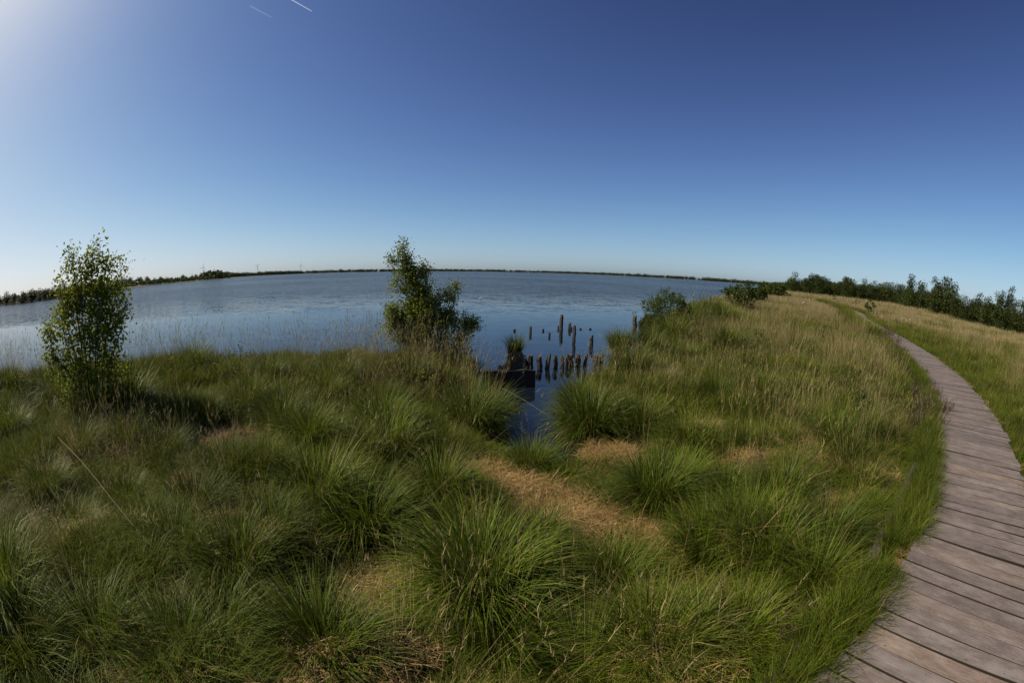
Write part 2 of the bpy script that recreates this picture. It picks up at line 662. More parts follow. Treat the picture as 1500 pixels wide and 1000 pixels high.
tag(mobj('timber_beam', beam_mesh(bp_)), 'long weathered timber beam lying in the grass along the boardwalk', 'beam')


# ------------------------------------------------------------------ blades
def blades(base, az, L, a0, bend, w, S, rnd, dry, up=None, curl=None):
    """curved tapering blades, one quad strip each"""
    n = len(L)
    base = np.asarray(base, float)
    tt = np.linspace(0, 1, S + 1)
    ang = a0[:, None] + bend[:, None] * tt[None, :] ** 1.4
    azs = az[:, None] + (curl[:, None] * tt[None, :] if curl is not None else 0)
    am = .5 * (ang[:, 1:] + ang[:, :-1])
    azm = azs if curl is None else .5 * (azs[:, 1:] + azs[:, :-1])
    st = L[:, None] / S
    zero = np.zeros((n, 1))
    h = np.concatenate([zero, np.cumsum(np.cos(am) * st, 1)], 1)
    dx = np.concatenate([zero, np.cumsum(np.sin(am) * np.cos(azm) * st, 1)], 1)
    dy = np.concatenate([zero, np.cumsum(np.sin(am) * np.sin(azm) * st, 1)], 1)
    ctr = np.stack([base[:, 0:1] + dx, base[:, 1:2] + dy, base[:, 2:3] + h], 2)
    tw = az + math.pi / 2 + rng.normal(0, .5, n)
    side = np.stack([np.cos(tw), np.sin(tw), rng.normal(0, .12, n)], 1)
    wd = .5 * w[:, None] * np.clip(1.04 - tt ** 1.8, .05, 1)[None, :]
    Lv = ctr - side[:, None, :] * wd[:, :, None]
    Rv = ctr + side[:, None, :] * wd[:, :, None]
    V = np.stack([Lv, Rv], 2).reshape(-1, 3)
    i0 = (np.arange(n)[:, None] * (S + 1) + np.arange(S)[None, :]) * 2
    i0 = i0.ravel()
    Qd = np.stack([i0, i0 + 1, i0 + 3, i0 + 2], 1)
    C = np.ones((n, S + 1, 2, 4))
    C[..., 0] = rnd[:, None, None]
    C[..., 1] = tt[None, :, None]
    C[..., 2] = dry[:, None, None] if dry.ndim == 1 else dry[:, :, None]
    return V, Qd, C.reshape(-1, 4)


def merge(parts):
    V, Qd, C, o = [], [], [], 0
    for v, q, c in parts:
        V.append(v)
        Qd.append(q + o)
        C.append(c)
        o += len(v)
    return np.concatenate(V), np.concatenate(Qd), np.concatenate(C)


def tuft(n, rad, Lr, wr, S, lean=.35, bend=1.0, dryp=.1, tipdry=0.0, outward=.7, bias=0.0):
    r = rad * np.sqrt(rng.random(n))
    th = rng.uniform(0, 2 * math.pi, n)
    base = np.stack([r * np.cos(th), r * np.sin(th), np.full(n, -.03)], 1)
    az = th + rng.normal(0, (1 - outward) * 2.2 + .15, n)
    L = rng.uniform(*Lr, n) * (1 - .25 * (r / rad))
    a0 = np.abs(rng.normal(0, lean, n)) * (.4 + r / rad)
    b = np.abs(rng.normal(bend, bend * .45, n))
    w = rng.uniform(*wr, n)
    dry = (rng.random(n) < dryp) * rng.uniform(.5, 1, n)
    if tipdry:
        tt = np.linspace(0, 1, S + 1)[None, :]
        dry = np.clip(dry[:, None] + tipdry * rng.random(n)[:, None] * tt ** 2, 0, 1)
    return blades(base, az, L, a0, b, w, S, np.clip(rng.normal(.5, .22, n) + bias, 0, 1), dry)


def stalks(n, rad, Lr, w, S=4, lean=.16, bend=.35, head=True, dirn=None):
    """thin dead stems with narrow seed heads"""
    r = rad * np.sqrt(rng.random(n))
    th = rng.uniform(0, 2 * math.pi, n)
    base = np.stack([r * np.cos(th), r * np.sin(th), np.full(n, -.02)], 1)
    az = th if dirn is None else rng.normal(dirn, .5, n)
    L = rng.uniform(*Lr, n)
    a0 = np.abs(rng.normal(0, lean, n))
    b = np.abs(rng.normal(bend, bend * .5, n))
    rn = rng.random(n)
    parts = [blades(base, az, L, a0, b, np.full(n, w), S, rn, rng.random(n) * .6)]
    if head:
        k = 5
        tt = rng.uniform(.80, 1.0, (n, k))
        a = a0[:, None] + b[:, None] * .55 * tt
        hx = base[:, 0:1] + np.sin(a0[:, None] + b[:, None] * .36) * np.cos(az)[:, None] * L[:, None] * tt
        hy = base[:, 1:2] + np.sin(a0[:, None] + b[:, None] * .36) * np.sin(az)[:, None] * L[:, None] * tt
        hz = base[:, 2:3] + np.cos(a0[:, None] + b[:, None] * .36) * L[:, None] * tt
        B = np.stack([hx.ravel(), hy.ravel(), hz.ravel()], 1)
        m = n * k
        parts.append(blades(B, rng.uniform(0, 6.28, m), rng.uniform(.03, .08, m), a.ravel() + rng.normal(0, .2, m), np.full(m, .3),
                            np.full(m, w * 1.5), 2, np.repeat(rn, k), rng.random(m) * .6))
    return merge(parts)


def litter(n, rad, Lr, w):
    r = rad * np.sqrt(rng.random(n))
    th = rng.uniform(0, 2 * math.pi, n)
    base = np.stack([r * np.cos(th), r * np.sin(th), rng.uniform(-.005, .035, n)], 1)
    return blades(base, rng.uniform(0, 6.28, n), rng.uniform(*Lr, n), rng.normal(1.45, .16, n), rng.normal(.12, .2, n),
                  np.full(n, w), 2, rng.random(n), (rng.random(n) < .3) * rng.random(n))


def sprays(n, rad, h, w, k=14):
    """upright twiggy heather: stems beset with short side shoots"""
    r = rad * np.sqrt(rng.random(n))
    th = rng.uniform(0, 6.28, n)
    base = np.stack([r * np.cos(th), r * np.sin(th), np.full(n, -.02)], 1)
    L = rng.uniform(.6, 1, n) * h
    a0 = np.abs(rng.normal(.25, .15, n))
    parts = [blades(base, th, L, a0, np.full(n, -.05), np.full(n, w * 1.3), 3, rng.random(n), rng.random(n) * .3)]
    t = rng.uniform(.3, 1, (n, k))
    B = np.stack([(base[:, 0:1] + np.sin(a0)[:, None] * np.cos(th)[:, None] * L[:, None] * t).ravel(),
                  (base[:, 1:2] + np.sin(a0)[:, None] * np.sin(th)[:, None] * L[:, None] * t).ravel(),
                  (base[:, 2:3] + np.cos(a0)[:, None] * L[:, None] * t).ravel()], 1)
    m = n * k
    parts.append(blades(B, rng.uniform(0, 6.28, m), rng.uniform(.03, .08, m), rng.uniform(.3, .8, m), np.full(m, -.3), np.full(m, w * 1.6), 2,
                        rng.random(m), (rng.random(m) < .4) * rng.random(m)))
    return merge(parts)


# ------------------------------------------------------------------ ground cover nobody could count: scattered tufts (geometry nodes)
def scatter_group():
    ng = bpy.data.node_groups.new('scatter_tufts', 'GeometryNodeTree')
    ng.interface.new_socket('Geometry', in_out='INPUT', socket_type='NodeSocketGeometry')
    ng.interface.new_socket('Geometry', in_out='OUTPUT', socket_type='NodeSocketGeometry')
    return ng


def attr(ng, name, typ):
    n = ng.nodes.new('GeometryNodeInputNamedAttribute')
    n.data_type = typ
    n.inputs['Name'].default_value = name
    return next(o for o in n.outputs if o.name == 'Attribute' and o.enabled)


def scatter(name, variants, pts, pick, rot, scl, mat):
    """one object: its mesh holds the tuft shapes and the points they grow on"""
    V, Qd, C, var, o = [], [], [], [], 0
    for i, (v, q, c) in enumerate(variants):
        V.append(v)
        Qd.append(q + o)
        C.append(c)
        var.append(np.full(len(v), i))
        o += len(v)
    n = len(pts)
    V.append(pts)
    C.append(np.ones((n, 4)))
    var.append(np.full(n, -1))
    V, Qd, C, var = map(np.concatenate, (V, Qd, C, var))
    me = raw_mesh(name, V, Qd, mat, col=C)
    N = len(V)

    def put(nm, typ, key, arr, width):
        full = np.zeros((N, width), np.float32) if width > 1 else np.zeros(N, np.int32)
        full[N - n:] = arr
        me.attributes.new(nm, typ, 'POINT').data.foreach_set(key, full.ravel())
    a = me.attributes.new('var', 'INT', 'POINT')
    a.data.foreach_set('value', var.astype(np.int32))
    put('pick', 'INT', 'value', pick, 1)
    put('rot', 'FLOAT_VECTOR', 'vector', rot, 3)
    put('scl', 'FLOAT_VECTOR', 'vector', scl, 3)
    ob = mobj(name, me)
    ng = scatter_group()
    L = ng.links.new
    gi, go = ng.nodes.new('NodeGroupInput'), ng.nodes.new('NodeGroupOutput')
    join = ng.nodes.new('GeometryNodeJoinGeometry')

    def only(i):
        cmp_ = ng.nodes.new('FunctionNodeCompare')
        cmp_.data_type = 'INT'
        cmp_.operation = 'EQUAL'
        A = next(s for s in cmp_.inputs if s.identifier == 'A_INT')
        B = next(s for s in cmp_.inputs if s.identifier == 'B_INT')
        L(attr(ng, 'var', 'INT'), A)
        B.default_value = i
        sp = ng.nodes.new('GeometryNodeSeparateGeometry')
        sp.domain = 'POINT'
        L(gi.outputs[0], sp.inputs[0])
        L(cmp_.outputs[0], sp.inputs['Selection'])
        return sp.outputs['Selection']
    for i in reversed(range(len(variants))):
        g = ng.nodes.new('GeometryNodeGeometryToInstance')
        L(only(i), g.inputs[0])
        L(g.outputs[0], join.inputs[0])
    iop = ng.nodes.new('GeometryNodeInstanceOnPoints')
    L(only(-1), iop.inputs['Points'])
    L(join.outputs[0], iop.inputs['Instance'])
    iop.inputs['Pick Instance'].default_value = True
    L(attr(ng, 'pick', 'INT'), iop.inputs['Instance Index'])
    e = ng.nodes.new('FunctionNodeEulerToRotation')
    L(attr(ng, 'rot', 'FLOAT_VECTOR'), e.inputs[0])
    L(e.outputs[0], iop.inputs['Rotation'])
    L(attr(ng, 'scl', 'FLOAT_VECTOR'), iop.inputs['Scale'])
    L(iop.outputs[0], go.inputs[0])
    md = ob.modifiers.new('scatter', 'NODES')
    md.node_group = ng
    return ob


def sector_points(n, r0, r1, az0=-80, az1=84, power=1.0):
    """random points in a ring sector round the viewpoint; az in degrees right of +Y"""
    u = rng.random(n)
    r = np.sqrt(r0 * r0 + u * (r1 * r1 - r0 * r0)) if power == 1.0 else r0 * (r1 / r0) ** u
    a = np.radians(rng.uniform(az0, az1, n))
    return r * np.sin(a), r * np.cos(a)


class Pts:
    def __init__(self):
        self.p, self.k, self.r, self.s = [], [], [], []

    def add(self, x, y, z, picks, smin, smax, tilt=.12, zs=None):
        n = len(x)
        if n == 0:
            return
        self.p.append(np.stack([x, y, z], 1))
        self.k.append(rng.choice(picks, n))
        self.r.append(np.stack([rng.normal(0, tilt, n), rng.normal(0, tilt, n), rng.uniform(0, 6.28, n)], 1))
        s = rng.uniform(smin, smax, n)
        hs = s * rng.uniform(.85, 1.15, n)
        if zs is not None:
            hs = hs * zs
        self.s.append(np.stack([s, s, hs], 1))

    def all(self):
        return tuple(np.concatenate(a) for a in (self.p, self.k, self.r, self.s))


def land(x, y, margin=.05, straw=.0):
    d = shore_dist(x, y)
    w = walk_dist(x, y)
    ok = (d > margin) & ((w < -.02) | (w > BW_W + .02))
    if straw is not None:
        ok &= straw_dist(x, y) > straw
    return ok, w, d


# --- green grass
GV = [tuft(125, .17, (.22, .48), (.0042, .0088), 4, .4, 1.1, .06, .25) for _ in range(5)] + \
     [tuft(90, .16, (.18, .36), (.003, .006), 4, .5, 1.3, .25, .4) for _ in range(2)] + \
     [tuft(70, .28, (.30, .60), (.008, .014), 3, .35, .9, .10, .5) for _ in range(4)] + \
     [tuft(60, .55, (.25, .5), (.018, .03), 2, .3, .7, .12, .4) for _ in range(3)]
near_k, olive_k, mid_k, far_k = [0, 1, 2, 3, 4], [5, 6], [7, 8, 9, 10], [11, 12, 13]
G = Pts()


def add_zone(n, r0, r1, picks, smin, smax, keep=None, pw=1.0, az=(-80, 84), store=None, straw=0., zs=None, zoff=0., tilt=.12):
    x, y = sector_points(n, r0, r1, *az, power=pw)
    ok, w, d = land(x, y, .05, straw)
    if keep is not None:
        ok &= keep(x, y, w, d)
    x, y, w, d = x[ok], y[ok], w[ok], d[ok]
    (store or G).add(x, y, ground_z(x, y) + zoff, picks, smin, smax, tilt, None if zs is None else zs(x, y, w, d))


def hgt(x, y, w, d):
    """grass is short between the tussocks near the viewer and against the beam, taller farther out"""
    r = np.hypot(x, y)
    v = vnoise(x + 3, y + 70, .7)
    low = .32 + .9 * v ** 1.5
    tall = .6 + .6 * v
    k = np.clip((r - 5.0) / 4.0, 0, 1) + np.clip((x - 2.2) / 2.0, 0, 1) * np.clip((-w - .5) / .8, 0, 1)
    k = np.clip(k, 0, 1)
    h = low * (1 - k) + tall * k
    h = np.where((w > -.75) & (w < 0), h * .62, h)
    h = np.where((x < -1.2) & (d < 3), h * 1.35, h)
    return h * np.clip(.55 + d / 1.5, .55, 1)


def beam_clear(x, y, w, d):
    return ~((w > -.46) & (w < -.10) & (np.hypot(x, y) < 6.2)) | (rng.random(x.shape) < .6)


patchy = lambda x, y, w, d: (vnoise(x + 11, y + 5, .55) + rng.normal(0, .10, x.shape) > .49) & beam_clear(x, y, w, d)
add_zone(6600, .9, 7, near_k, .75, 1.15, patchy, zs=hgt)
add_zone(2400, .9, 7, olive_k, .8, 1.2, patchy, zs=hgt)
add_zone(7000, 6.5, 15, near_k + mid_k, .7, 1.1, beam_clear, zs=hgt)
add_zone(9000, 14, 34, mid_k, .8, 1.2, zs=lambda x, y, w, d: 1 + .9 * np.clip(1 - d / 4, 0, 1) * (w < -3))
add_zone(7000, 32, 90, far_k, .9, 1.3, az=(20, 84))
add_zone(4000, 80, 330, far_k, 1.6, 2.4, az=(28, 84), pw=2)
# short lush tufts along both sides of the boardwalk, leaning over the planks' ends
for lo, hi, n_t, smin, smax, far_s in ((-.24, .01, 1500, .48, .82, 30), (-.6, -.2, 500, .3, .5, 30), (BW_W - .02, BW_W + .6, 900, .5, .85, 30)):
    P_ = []
    for s in rng.uniform(2.6, far_s, n_t):
        if lo < -.1 and hi < .2 and vnoise(s * 3.1, 5.5, 1.0) < (.24 if lo > -.3 else .2):
            continue
        p, t = edge_at(s)
        n_ = np.array([t[1], -t[0]])
        P_.append(p + n_ * rng.uniform(lo, hi))
    P_ = np.array(P_)
    zz = ground_z(P_[:, 0], P_[:, 1])
    zz = np.maximum(zz, DECK - .09 if lo == -.24 else (.30 if lo < 0 else .42))
    G.add(P_[:, 0], P_[:, 1], zz, near_k, smin, smax, .32)
# tall grass that closes in on the boardwalk where it runs out of sight
P_ = []
for s in rng.uniform(26, BW_LEN, 900):
    p, t = edge_at(s)
    P_.append(p + np.array([t[1], -t[0]]) * rng.uniform(-.9, .0))
P_ = np.array(P_)
G.add(P_[:, 0], P_[:, 1], ground_z(P_[:, 0], P_[:, 1]), mid_k, 1.3, 1.9, .15)
go_ = scatter('meadow_grass', GV, *G.all(), M['grass'])
tag(go_, 'green grass and sedge covering the bank', 'grass', kind='stuff')

# --- dry grass: last year's stalks, tan tufts
DV = [stalks(11, .14, (.55, .95), .0028) for _ in range(3)] + \
     [tuft(70, .15, (.25, .55), (.003, .006), 4, .45, 1.3, 1.0) for _ in range(3)] + \
     [stalks(34, .45, (.4, .95), .006, 3, .26, .5, head=False) for _ in range(3)] + \
     [tuft(70, .7, (.3, .62), (.016, .028), 2, .25, .5, .9) for _ in range(3)]
stalk_k, tan_k, midstalk_k, fardry_k = [0, 1, 2], [3, 4, 5], [6, 7, 8], [9, 10, 11]
D = Pts()
tanmask = lambda x, y, w, d: vnoise(x + 31, y + 15, 1.3) + rng.normal(0, .15, x.shape) > .54
right = lambda x, y, w, d: (w > BW_W + .8 + 1.2 * vnoise(x, y, 2.)) | (w < -1.0)
field = lambda x, y, w, d: (w > BW_W + 1.4 + 3.6 * rng.random(x.shape) * np.clip(np.hypot(x, y) / 16, .5, 1.6))
point = lambda x, y, w, d: (w < -.9) & (x > .8) & (d > 1.2) & (vnoise(x + 5, y + 2, 2.2) + rng.normal(0, .12, x.shape) + np.clip((np.hypot(x, y) - 22) / 60, 0, .4) > .52)
add_zone(750, 1.2, 8, stalk_k, .6, 1.05, tanmask, store=D, tilt=.25)
add_zone(450, 1.2, 8, tan_k, .5, .9, tanmask, store=D, tilt=.25)
add_zone(900, 5, 16, stalk_k, .8, 1.2, lambda x, y, w, d: (x > 1) & right(x, y, w, d), store=D)
add_zone(900, 5, 16, tan_k, .8, 1.2, lambda x, y, w, d: (x > 1) & right(x, y, w, d) & tanmask(x, y, w, d), store=D)
add_zone(850, 7, 15, stalk_k, .85, 1.45, lambda x, y, w, d: (x < 0) & (d < 2.6), az=(-80, -5), store=D)
add_zone(2500, 6, 16, stalk_k + tan_k, .9, 1.3, field, store=D)
add_zone(2600, 11, 36, midstalk_k, .8, 1.15, lambda x, y, w, d: point(x, y, w, d), az=(10, 60), store=D, zs=lambda x, y, w, d: .6 + .8 * vnoise(x + 8, y + 3, 1.5))
hv = lambda x, y, w, d: .55 + .9 * vnoise(x + 8, y + 3, 1.8)
add_zone(6000, 14, 36, midstalk_k, .9, 1.25, lambda x, y, w, d: field(x, y, w, d) & (vnoise(x + 61, y + 25, 1.6) + rng.normal(0, .12, x.shape) > .38), store=D, zs=hv)
add_zone(9000, 32, 90, fardry_k, .9, 1.25, lambda x, y, w, d: right(x, y, w, d) & (vnoise(x + 61, y + 25, 3.5) + rng.normal(0, .15, x.shape) > .36), az=(20, 84), store=D, zs=hv)
add_zone(6000, 80, 330, fardry_k, 1.5, 2.4, az=(26, 84), pw=2, store=D)
do_ = scatter('dry_grass', DV, *D.all(), M['dry'])
tag(do_, 'tan dead grass and thin seed stalks standing among the green', 'grass', kind='stuff')

# --- straw litter on bare hollows and between the tufts
def tangle(n, rad, Lr, w):
    """broken dead stems lying and leaning across one another"""
    r = rad * np.sqrt(rng.random(n))
    th = rng.uniform(0, 2 * math.pi, n)
    base = np.stack([r * np.cos(th), r * np.sin(th), rng.uniform(-.01, .10, n)], 1)
    return blades(base, rng.uniform(0, 6.28, n), rng.uniform(*Lr, n), rng.normal(1.15, .3, n), rng.normal(.25, .35, n),
                  rng.uniform(.6, 1.2, n) * w, 3, rng.random(n), rng.random(n) * .7)


SV = [litter(150, .2, (.06, .22), .0055) for _ in range(4)] + [tangle(26, .22, (.15, .42), .004) for _ in range(3)]
S_ = Pts()
x, y = sector_points(30000, 1, 9)
k = (shore_dist(x, y) > -.02) & (straw_dist(x, y) < .10) & (walk_dist(x, y) < -.05)
S_.add(x[k], y[k], ground_z(x[k], y[k]) + .006, [0, 1, 2, 3], .7, 1.1, .1)
x, y = sector_points(4200, 1, 8)
k = (shore_dist(x, y) > 0) & (walk_dist(x, y) < -.5) & (vnoise(x + 2, y + 33, .5) + rng.normal(0, .1, x.shape) > .5)
S_.add(x[k], y[k], ground_z(x[k], y[k]) + .006, [0, 1, 2, 3], .6, 1.0, .15)
x, y = sector_points(1700, 1, 9.5)
k = (shore_dist(x, y) > .1) & (walk_dist(x, y) < -.6) & (straw_dist(x, y) > -.12) & (vnoise(x + 22, y + 3, .9) + rng.normal(0, .12, x.shape) > .55)
S_.add(x[k], y[k], ground_z(x[k], y[k]) + rng.uniform(-.02, .05, k.sum()), [4, 5, 6], .6, 1.0, .2)
P_ = []
for s in rng.uniform(3.5, 22, 260):                      # bits of straw at the planks' ends
    p, t = edge_at(s)
    n_ = np.array([t[1], -t[0]])
    P_.append(p + n_ * (rng.choice([-.02, BW_W + .06]) + rng.normal(0, .05)))
P_ = np.array(P_)
S_.add(P_[:, 0], P_[:, 1], np.full(len(P_), DECK - .03), [0, 1, 2, 3], .25, .5, .1)
so_ = scatter('straw_litter', SV, *S_.all(), M['straw'])
tag(so_, 'pale fallen straw matted on the bare hollows', 'straw', kind='stuff')

# ------------------------------------------------------------------ tussocks, each a plant of its own
TUSS = []
for i in range(6):
    g = tuft(1250, .20, (.46, .86), (.0055, .011), 5, .5, 1.35, .04, .25, .85)
    dk = tuft(260, .20, (.25, .52), (.004, .008), 4, .9, 1.7, 1.0, 0, .85)
    sk = stalks(9, .14, (.6, 1.05), .003, 5, .3, .6)
    TUSS.append((raw_mesh('tussock', *g[:2], M['tussock'], col=g[2]), raw_mesh('dead_leaves', *dk[:2], M['dry'], col=dk[2]), raw_mesh('seed_stalks', *sk[:2], M['dry'], col=sk[2])))


def tussock(px, py, zb, s, label, hs=1.0, group=None, var=None, xy=None):
    x, y = at(px, py, zb) if xy is None else xy
    s *= 1.12
    hs *= 1.06
    zb = max(zb, .05)
    g, dk, sk = TUSS[rng.integers(len(TUSS)) if var is None else var]
    o = mobj('grass_tussock', g, None, (x, y, max(min(gz(x, y), zb), .0) - .02), rng.uniform(0, 6.28))
    o.scale = (s, s, s * hs)
    tag(o, label, 'tussock', group or 'grass tussocks on the bank')
    mobj('dead_leaves', dk, o)
    if rng.random() < .4:
        mobj('seed_stalks', sk, o)
    return o


for a in [
    (735, 935, .25, .82, 'large dark star-shaped tussock with arching blades, nearest of all, below the straw hollow'),
    (535, 775, .25, .95, 'upright dark green tussock beside a shaded straw patch, below the birch'),
    (779, 690, .08, .72, 'fountain-shaped tussock standing alone in the mouth of the dark inlet'),
    (864, 634, .12, 1.22, 'big pale-tipped tussock overhanging the water in front of the pile row'),
    (785, 800, .2, .62, 'medium tussock on the near side of the straw hollow, below the inlet tussock'),
    (960, 735, .22, .92, 'broad green tussock on the far side of the straw hollow'),
    (900, 850, .22, .60, 'low bushy tussock in the bend of the straw hollow'),
    (1040, 815, .25, .85, 'tall soft tussock right of the end of the straw hollow'),
    (690, 628, .12, 1.05, 'green tussock drooping over the dark bank at the inlet, opposite the pale-tipped one'),
    (600, 555, .35, 1.1, 'dense pale-tipped tussock at the foot of the birch'),
    (270, 835, .25, .85, 'fresh green tussock among tangled dead stalks'),
    (400, 800, .25, .80, 'narrow tussock standing over a dark hollow with bent straws'),
    (645, 725, .2, .85, 'dark tussock just left of the upper end of the straw hollow'),
    (1215, 660, .35, 1.0, 'bright green tussock near the heather clumps'),
    (950, 965, .25, .85, 'wide light green tussock with flat drooping leaves, nearest to the beam'),
    (850, 985, .25, .7, 'small tussock between the star-shaped tussock and the wide light green one'),
    (160, 960, .25, .9, 'dark overgrown tussock close to the lower corner farthest from the boardwalk'),
    (480, 965, .25, .85, 'shaded tussock between two straw patches at the lower edge'),
    (330, 950, .25, .8, 'half-shaded tussock with a few pale broad leaves at the lower edge'),
    (1075, 940, .3, .7, 'low fine-leaved tussock nestled against the weathered beam'),
    (335, 705, .3, .8, 'olive tussock behind the tangled dead stalks'),
    (190, 655, .35, .8, 'ragged tussock in the shade of the alder bush'),
    (75, 735, .3, .85, 'bright olive tussock at the edge of the picture below the alder bush'),
    (455, 650, .35, .9, 'green tussock halfway between alder bush and inlet'),
    (560, 615, .35, 1.0, 'round green tussock in front of the birch-foot tussock'),
    (500, 560, .35, .95, 'pale green tussock on the bank edge with lake behind, left of the birch'),
    (395, 560, .4, .9, 'shaggy tussock on the bank edge under the tall thin stalks'),
    (935, 615, .3, 1.05, 'grey-green tussock behind the big pale-tipped one'),
    (1015, 640, .35, 1.0, 'large soft tussock below the brown dead clump on the point'),
    (1115, 585, .4, 1.05, 'yellow-green tussock with fanned stalks in the middle of the right bank'),
    (1140, 745, .3, .9, 'deep green tussock between straw and the beam'),
    (1210, 800, .35, .8, 'dense dark green tussock pressed against the far part of the beam'),
    (1000, 520, .4, 1.0, 'small green tussock on the point beside the twiggy bush'),
    (20, 640, .35, .9, 'shadowed tussock at the edge of the picture beside small shrubs'),
]:
    tussock(*a)

for a in [(955, 512, .3, 1.35, 'dark tussock on the bank under the twiggy bush'), (985, 500, .35, 1.6, 'tall shaggy tussock right beside the twiggy bush'),
          (1015, 478, .4, 1.8, 'tall tan-green tussock on the crest of the point, next to the lake'), (1040, 470, .4, 1.9, 'highest tan-green tussock where the point meets the lake'),
          (1060, 478, .4, 1.7, 'tan-green tussock below the rounded bush'), (925, 545, .3, 1.25, 'dark green tussock between the islet and the brown dead clump'),
          (1065, 520, .4, 1.4, 'large olive tussock in the tall grass behind the brown dead clump')]:
    tussock(*a, hs=1.1)

# crowded sedge tussocks that nothing tells apart
crowd = [(60, 860), (120, 800), (200, 745), (215, 880), (285, 760), (345, 860), (395, 720), (440, 905), (460, 735), (420, 640), (520, 680), (570, 660), (590, 905), (640, 850), (300, 630),
         (250, 680), (130, 690), (545, 590), (470, 590), (430, 570), (360, 610), (690, 770), (30, 720), (20, 900), (610, 980), (265, 985), (60, 970), (700, 860)]
for px, py in crowd:
    px, py = px + rng.uniform(-10, 10), py + rng.uniform(-8, 8)
    if straw_dist(*at(px, py, .25)) < .30:
        continue
    tussock(px, py, .25, rng.uniform(.68, 1.1), 'green tussock in the crowded sedge between alder bush and straw hollow', rng.uniform(.85, 1.2), 'crowded sedge tussocks before the alder and birch')
crowd = [(1000, 690), (1075, 720), (1095, 660), (1170, 690), (1160, 620), (1050, 590), (1130, 830), (1085, 790), (1000, 580), (960, 655), (1180, 560), (1250, 720), (1270, 650), (1235, 590), (1180, 870), (1010, 900),
         (1290, 600), (1100, 540), (1150, 540)]
for px, py in crowd:
    px, py = px + rng.uniform(-10, 10), py + rng.uniform(-8, 8)
    if straw_dist(*at(px, py, .25)) < .30:
        continue
    tussock(px, py, .3, rng.uniform(.6, .9), 'green tussock in the thick grass between straw hollow and boardwalk', rng.uniform(.85, 1.2), 'crowded tussocks between hollow and boardwalk')

for px, py, sc_, lab in [(95, 600, 1.25, 'tall shaggy tussock at the foot of the alder, on its outer side'), (190, 606, 1.25, 'tall shaggy tussock at the foot of the alder, on the side of the birch'),
                         (140, 622, 1.2, 'dark tussock right in front of the alder stems'), (712, 612, 1.0, 'tussock hanging over the inlet in front of the dark boards'),
                         (846, 600, .9, 'tussock hanging over the inlet behind the big pale-tipped one'),
                         (285, 545, 1.1, 'shaggy tussock on the bank edge beside the pale twiggy shrub'), (20, 580, 1.1, 'shaggy tussock on the bank edge at the picture border')]:
    tussock(px, py, .3 if px < 600 else .1, sc_, lab, 1.1)

# dead brown tussock on the point
x, y = at(975, 560, .3)
dv = merge([tuft(700, .22, (.35, .6), (.005, .009), 4, .6, 1.6, 1.0)])
o = mobj('dead_tussock', raw_mesh('dead_tussock', *dv[:2], M['dry'], col=dv[2]), None, (x, y, gz(x, y)))
tag(o, 'brown dead tussock of drooping straw on the point', 'tussock')

# tall pale stalks beside the birch
x, y = at(712, 575, .25)
st = stalks(60, .16, (.9, 1.45), .0035, 5, .13, .25)
o = mobj('pale_stalks', raw_mesh('pale_stalks', *st[:2], M['dry'], col=st[2]), None, (x, y, gz(x, y)))
tag(o, 'sheaf of tall pale thin stalks at the water beside the birch', 'grass clump')


def dry_stalk(p0, p1, sag, label, w=.006):
    p0, p1 = np.array(p0, float), np.array(p1, float)
    mid = (p0 + p1) / 2 + np.array([0, 0, sag])
    P = catmull([p0, mid, p1], 8)
    side = np.cross(p1 - p0, (0, 0, 1))
    side /= np.linalg.norm(side)
    V, Qd = [], []
    for i, p in enumerate(P):
        ww = w * (1 - .5 * i / len(P)) * .5
        for a in ((side * ww), (0, 0, ww), (-side * ww), (0, 0, -ww)):
            V.append(p + np.array(a))
    for i in range(len(P) - 1):
        for j in range(4):
            Qd.append((4 * i + j, 4 * i + (j + 1) % 4, 4 * i + 4 + (j + 1) % 4, 4 * i + 4 + j))
    c = np.tile((.8, .5, .8, 1), (len(V), 1))
    o = mobj('dry_stalk', raw_mesh('dry_stalk', V, Qd, M['dry'], True, col=c))
    tag(o, label, 'stalk', 'single bent dry stalks')


dry_stalk((*at(618, 738, .55), .55), (*at(750, 622, .75), .75), .03, 'long straight dry stalk slanting up across the inlet')
dry_stalk((*at(20, 822, .5), .5), (*at(135, 838, .52), .52), .04, 'pale bent stalk lying low at the shaded left edge', .007)
dry_stalk((*at(85, 640, .75), .75), (*at(230, 808, .5), .5), .12, 'arching dry stalk fallen from the alder towards the viewer', .007)
dry_stalk((*at(735, 568, .45), .45), (*at(808, 612, .35), .35), .02, 'dry stalk fallen across the dark boards')
dry_stalk((*at(715, 603, .35), .35), (*at(768, 548, .62), .62), .02, 'dry stalk leaning up against the dark boards')

